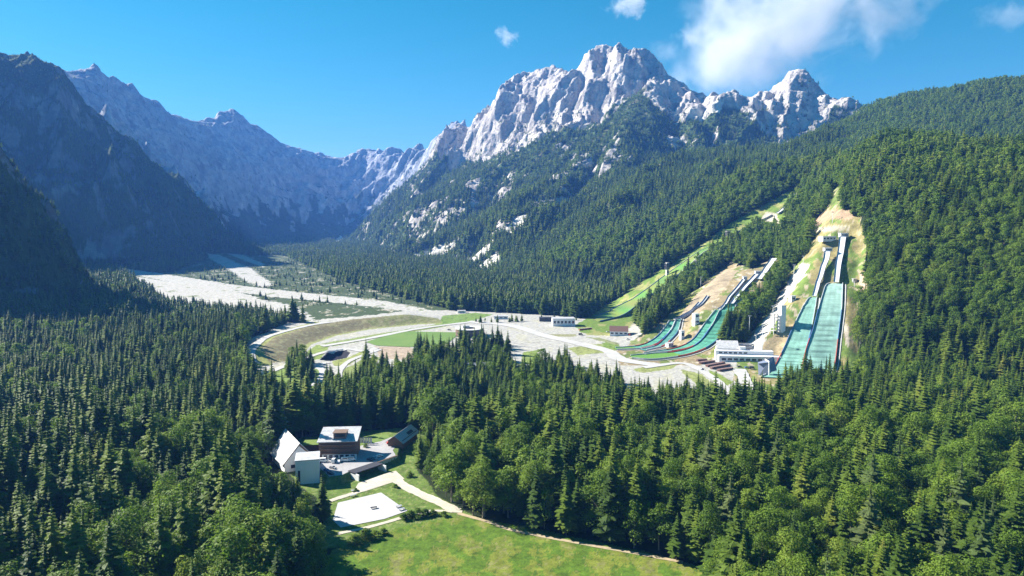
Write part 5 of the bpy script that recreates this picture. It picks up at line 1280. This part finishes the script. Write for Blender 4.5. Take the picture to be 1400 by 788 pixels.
for kd in (0, 1):
    for c, i in enumerate(near_ids[kd]):
        x, y, z, h, _, px, row = trees[i]; sel[i] = True
        crown, trunk = (SPR_HI, BRD_HI)[kd][c % 5]
        if kd == 0 and px > 960 and random.random() < .25: crown, trunk = SPR_PALE[c % 2]
        root = empty(('spruce_tree', 'broadleaf_tree')[kd], (x, y, z - .3), random.uniform(0, 6.28)); s_ = random.uniform(.85, 1.3) * (1.0 if kd == 0 else 1.12)
        root.scale = (h * s_ * 1.05, h * s_ * 1.05, h)
        lb, gp = where_label(x, y, px, row, kd, h)
        if kd == 0 and crown.name.startswith('sparse'): lb = 'sparse greyish spruce with bare drooping boughs at the lower right'; gp = 'sparse greyish spruces at the lower right'
        tag(root, lb, 'tree', gp)
        link_mesh('crown', crown, [], root); link_mesh('trunk', trunk, [], root)
rest = trees[~sel]
rest = rest[(rest[:, 1] > 230) | True]
ky = rest[:, 1]; kk = rest[:, 4] > .5
ki = np.empty(len(rest), np.int32); rv = rng.integers(0, 4, len(rest))
for nm_, m_ in (('s_mid', ~kk & (ky < 900)), ('s_far', ~kk & (ky >= 900) & (ky < 1700)), ('s_tiny', ~kk & (ky >= 1700)), ('b_mid', kk & (ky < 800)), ('b_far', kk & (ky >= 800) & (ky < 1500)), ('b_tiny', kk & (ky >= 1500))):
    ki[m_] = np.array(IDX[nm_])[rv[m_]]
print('TREES', len(trees), 'rest', len(rest), [int(((bands[i][0] < ky) & (ky <= bands[i][1])).sum()) for i in range(len(bands))])
def forest(name, P, KI, label, cat):
    me = bpy.data.meshes.new(name); me.vertices.add(len(P)); co = P[:, :3].copy(); co[:, 2] -= .3
    me.vertices.foreach_set('co', co.astype(np.float32).ravel())
    a = me.attributes.new('kind_i', 'INT', 'POINT'); a.data.foreach_set('value', KI.astype(np.int32))
    a = me.attributes.new('turn', 'FLOAT', 'POINT'); a.data.foreach_set('value', rng.uniform(0, 6.28, len(P)).astype(np.float32))
    wd = rng.uniform(.82, 1.35, len(P)) * np.where(P[:, 1] > 2300, 1.35, np.where(P[:, 1] > 1200, 1.2, 1.08))
    sc = np.stack([P[:, 3] * wd, P[:, 3] * wd, P[:, 3]], 1)
    a = me.attributes.new('size', 'FLOAT_VECTOR', 'POINT'); a.data.foreach_set('vector', sc.astype(np.float32).ravel())
    o = link_mesh(name, me, M_spruce); tag(o, label, cat, kind='stuff')
    ng = bpy.data.node_groups.new(name, 'GeometryNodeTree')
    ng.interface.new_socket('Geometry', in_out='INPUT', socket_type='NodeSocketGeometry'); ng.interface.new_socket('Geometry', in_out='OUTPUT', socket_type='NodeSocketGeometry')
    N = ng.nodes; L = ng.links; gi = N.new('NodeGroupInput'); go = N.new('NodeGroupOutput')
    ip = N.new('GeometryNodeInstanceOnPoints'); ci = N.new('GeometryNodeCollectionInfo'); ci.inputs['Collection'].default_value = protos; ci.inputs['Separate Children'].default_value = True; ci.inputs['Reset Children'].default_value = True
    def na(nm, dt):
        x = N.new('GeometryNodeInputNamedAttribute'); x.data_type = dt; x.inputs['Name'].default_value = nm; return x.outputs['Attribute']
    cb = N.new('ShaderNodeCombineXYZ'); L.new(na('turn', 'FLOAT'), cb.inputs[2])
    L.new(gi.outputs[0], ip.inputs['Points']); L.new(ci.outputs[0], ip.inputs['Instance']); ip.inputs['Pick Instance'].default_value = True
    L.new(na('kind_i', 'INT'), ip.inputs['Instance Index']); L.new(cb.outputs[0], ip.inputs['Rotation']); L.new(na('size', 'FLOAT_VECTOR'), ip.inputs['Scale'])
    L.new(ip.outputs[0], go.inputs[0])
    md_ = o.modifiers.new('trees', 'NODES'); md_.node_group = ng
    return o
forest('spruce_forest', rest[~kk], ki[~kk], 'dense dark green spruce forest covering valley floor and slopes', 'forest')
forest('broadleaf_forest', rest[kk], ki[kk], 'lighter green broadleaf woodland mixed through the slopes', 'woodland')
# ------------------------------------------------------------------ shrubs round the compound
BUSH = []
for k in range(3):
    v_, f_ = broad_crown(600 + k, 6, 1400, .03); v_ = [(a * 2.2, b * 2.2, (c - .2) * 1.1) for a, b, c in v_]; BUSH.append(mesh_from('bush_foliage', v_, f_, M_leaf))
for k, (px, row, h, lb) in enumerate([(552, 711, 4.2, 'leftmost rounded bush in the hedge above the meadow'), (561, 708, 5, 'bush second from the left in the hedge above the meadow'), (571, 707, 5.5, 'tallest dark bush in the hedge above the meadow'), (582, 706, 4.6, 'bush right of the tallest one in the hedge'), (592, 705, 4, 'low bush near the right end of the hedge'), (607, 706, 3.6, 'small bush at the right end of the hedge above the meadow'),
        (498, 738, 6, 'dark bush at the upper left corner of the meadow'), (512, 736, 5, 'bush right of the dark one at the meadow corner'), (486, 744, 6, 'bush nearest the shaded trees at the meadow corner'), (524, 731, 4, 'small bush between meadow corner and hedge'), (541, 667, 3, 'small bush on the bank beside the path'), (560, 652, 4, 'bush at the foot of the leafy trees by the path'), (500, 612, 3, 'bush on the lawn behind the car park'), (486, 672, 2.5, 'small bush beside the garage opening')]):
    p = P3(px, row); root = empty('bush', (p.x, p.y, p.z - .2), k * 1.3); root.scale = (h * 1.15, h * 1.15, h); tag(root, lb, 'bush', 'bushes round the compound and meadow')
    link_mesh('foliage', BUSH[k % 3], [], root)
    b = MB(); b.tube((0, 0, -.05), (0, 0, .4), .03, .015, 5); b.build('stem', M_bark, root)
# ------------------------------------------------------------------ haze and clouds
zt = float(Z.max()) + 25
hz = MB(); hz.box((200, 3900, (zt - 157) / 2), (XMAX * 2 + 60, 11060, zt + 157)); 
hm = bpy.data.materials.new('haze_air'); hm.use_nodes = True; hn = hm.node_tree; hn.nodes.clear()
pv = hn.nodes.new('ShaderNodeVolumePrincipled'); ho = hn.nodes.new('ShaderNodeOutputMaterial'); hn.links.new(pv.outputs[0], ho.inputs['Volume'])
pv.inputs['Color'].default_value = (.12, .34, 1.0, 1); pv.inputs['Density'].default_value = HAZE; pv.inputs['Anisotropy'].default_value = .1
tag(hz.build('haze', hm), 'thin blue mountain haze', 'haze', kind='stuff')
def cloud(px, row, Y, rad, dens, seed, tilt=0.0, scale=1.6, cut=.5, label='soft white cloud'):
    c = at(px, row, Y); bm = bmesh.new(); bmesh.ops.create_icosphere(bm, subdivisions=3, radius=1.0); me = bpy.data.meshes.new('cloud'); bm.to_mesh(me); bm.free()
    m = bpy.data.materials.new('cloud_vapour'); m.use_nodes = True; N = m.node_tree.nodes; L = m.node_tree.links; N.clear()
    o_ = N.new('ShaderNodeOutputMaterial'); v = N.new('ShaderNodeVolumePrincipled'); L.new(v.outputs[0], o_.inputs['Volume']); v.inputs['Color'].default_value = (.97, .97, 1, 1); v.inputs['Anisotropy'].default_value = .0
    tc = N.new('ShaderNodeTexCoord'); ln = N.new('ShaderNodeVectorMath'); ln.operation = 'LENGTH'; L.new(tc.outputs['Object'], ln.inputs[0])
    mp = N.new('ShaderNodeMapping'); mp.inputs['Location'].default_value = (seed * 3.1, seed * 1.7, seed); mp.inputs['Scale'].default_value = (rad[0] / rad[2], rad[1] / rad[2], 1); L.new(tc.outputs['Object'], mp.inputs[0])
    n = N.new('ShaderNodeTexNoise'); n.inputs['Scale'].default_value = scale; n.inputs['Detail'].default_value = 6; n.inputs['Roughness'].default_value = .62; n.inputs['Distortion'].default_value = .4; L.new(mp.outputs[0], n.inputs['Vector'])
    a = N.new('ShaderNodeMath'); a.operation = 'MULTIPLY_ADD'; a.inputs[1].default_value = -.42; L.new(ln.outputs['Value'], a.inputs[0]); L.new(n.outputs['Fac'], a.inputs[2])
    r = N.new('ShaderNodeMapRange'); r.inputs['From Min'].default_value = cut - .3; r.inputs['From Max'].default_value = cut - .02; r.inputs['To Max'].default_value = dens; r.interpolation_type = 'SMOOTHSTEP'; L.new(a.outputs[0], r.inputs['Value']); L.new(r.outputs[0], v.inputs['Density'])
    o = link_mesh('cloud', me, m); o.location = c; o.scale = rad; o.rotation_euler = (0, tilt, 0); tag(o, label, 'cloud', kind='stuff'); return o
cloud(1080, 28, 7800, (1900, 900, 900), .0019, 1, -.4, 1.5, .475, 'large soft cloud drifting above the second rocky peak')
cloud(985, 88, 8200, (620, 400, 420), .0012, 8, -.6, 1.3, .46, 'thin trailing mist cloud under the left edge of the large cloud')
cloud(858, 8, 7200, (290, 200, 190), .006, 2, 0, 1.4, .5, 'small white cloud above the highest summit')
cloud(692, 50, 7200, (190, 120, 130), .006, 3, .5, 1.5, .5, 'small wispy cloud left of the highest summit')
cloud(955, 52, 7400, (330, 200, 200), .0022, 4, .2, 1.4, .48, 'thin shred of cloud left of the large cloud')
cloud(1380, 22, 7400, (420, 300, 170), .0009, 5, 0, 1.2, .46, 'faint veil of cloud at the upper right')
print('HAZETOP', zt, [round(o.location.z - o.scale[2]) for o in C.objects if o.name.startswith('cloud')])
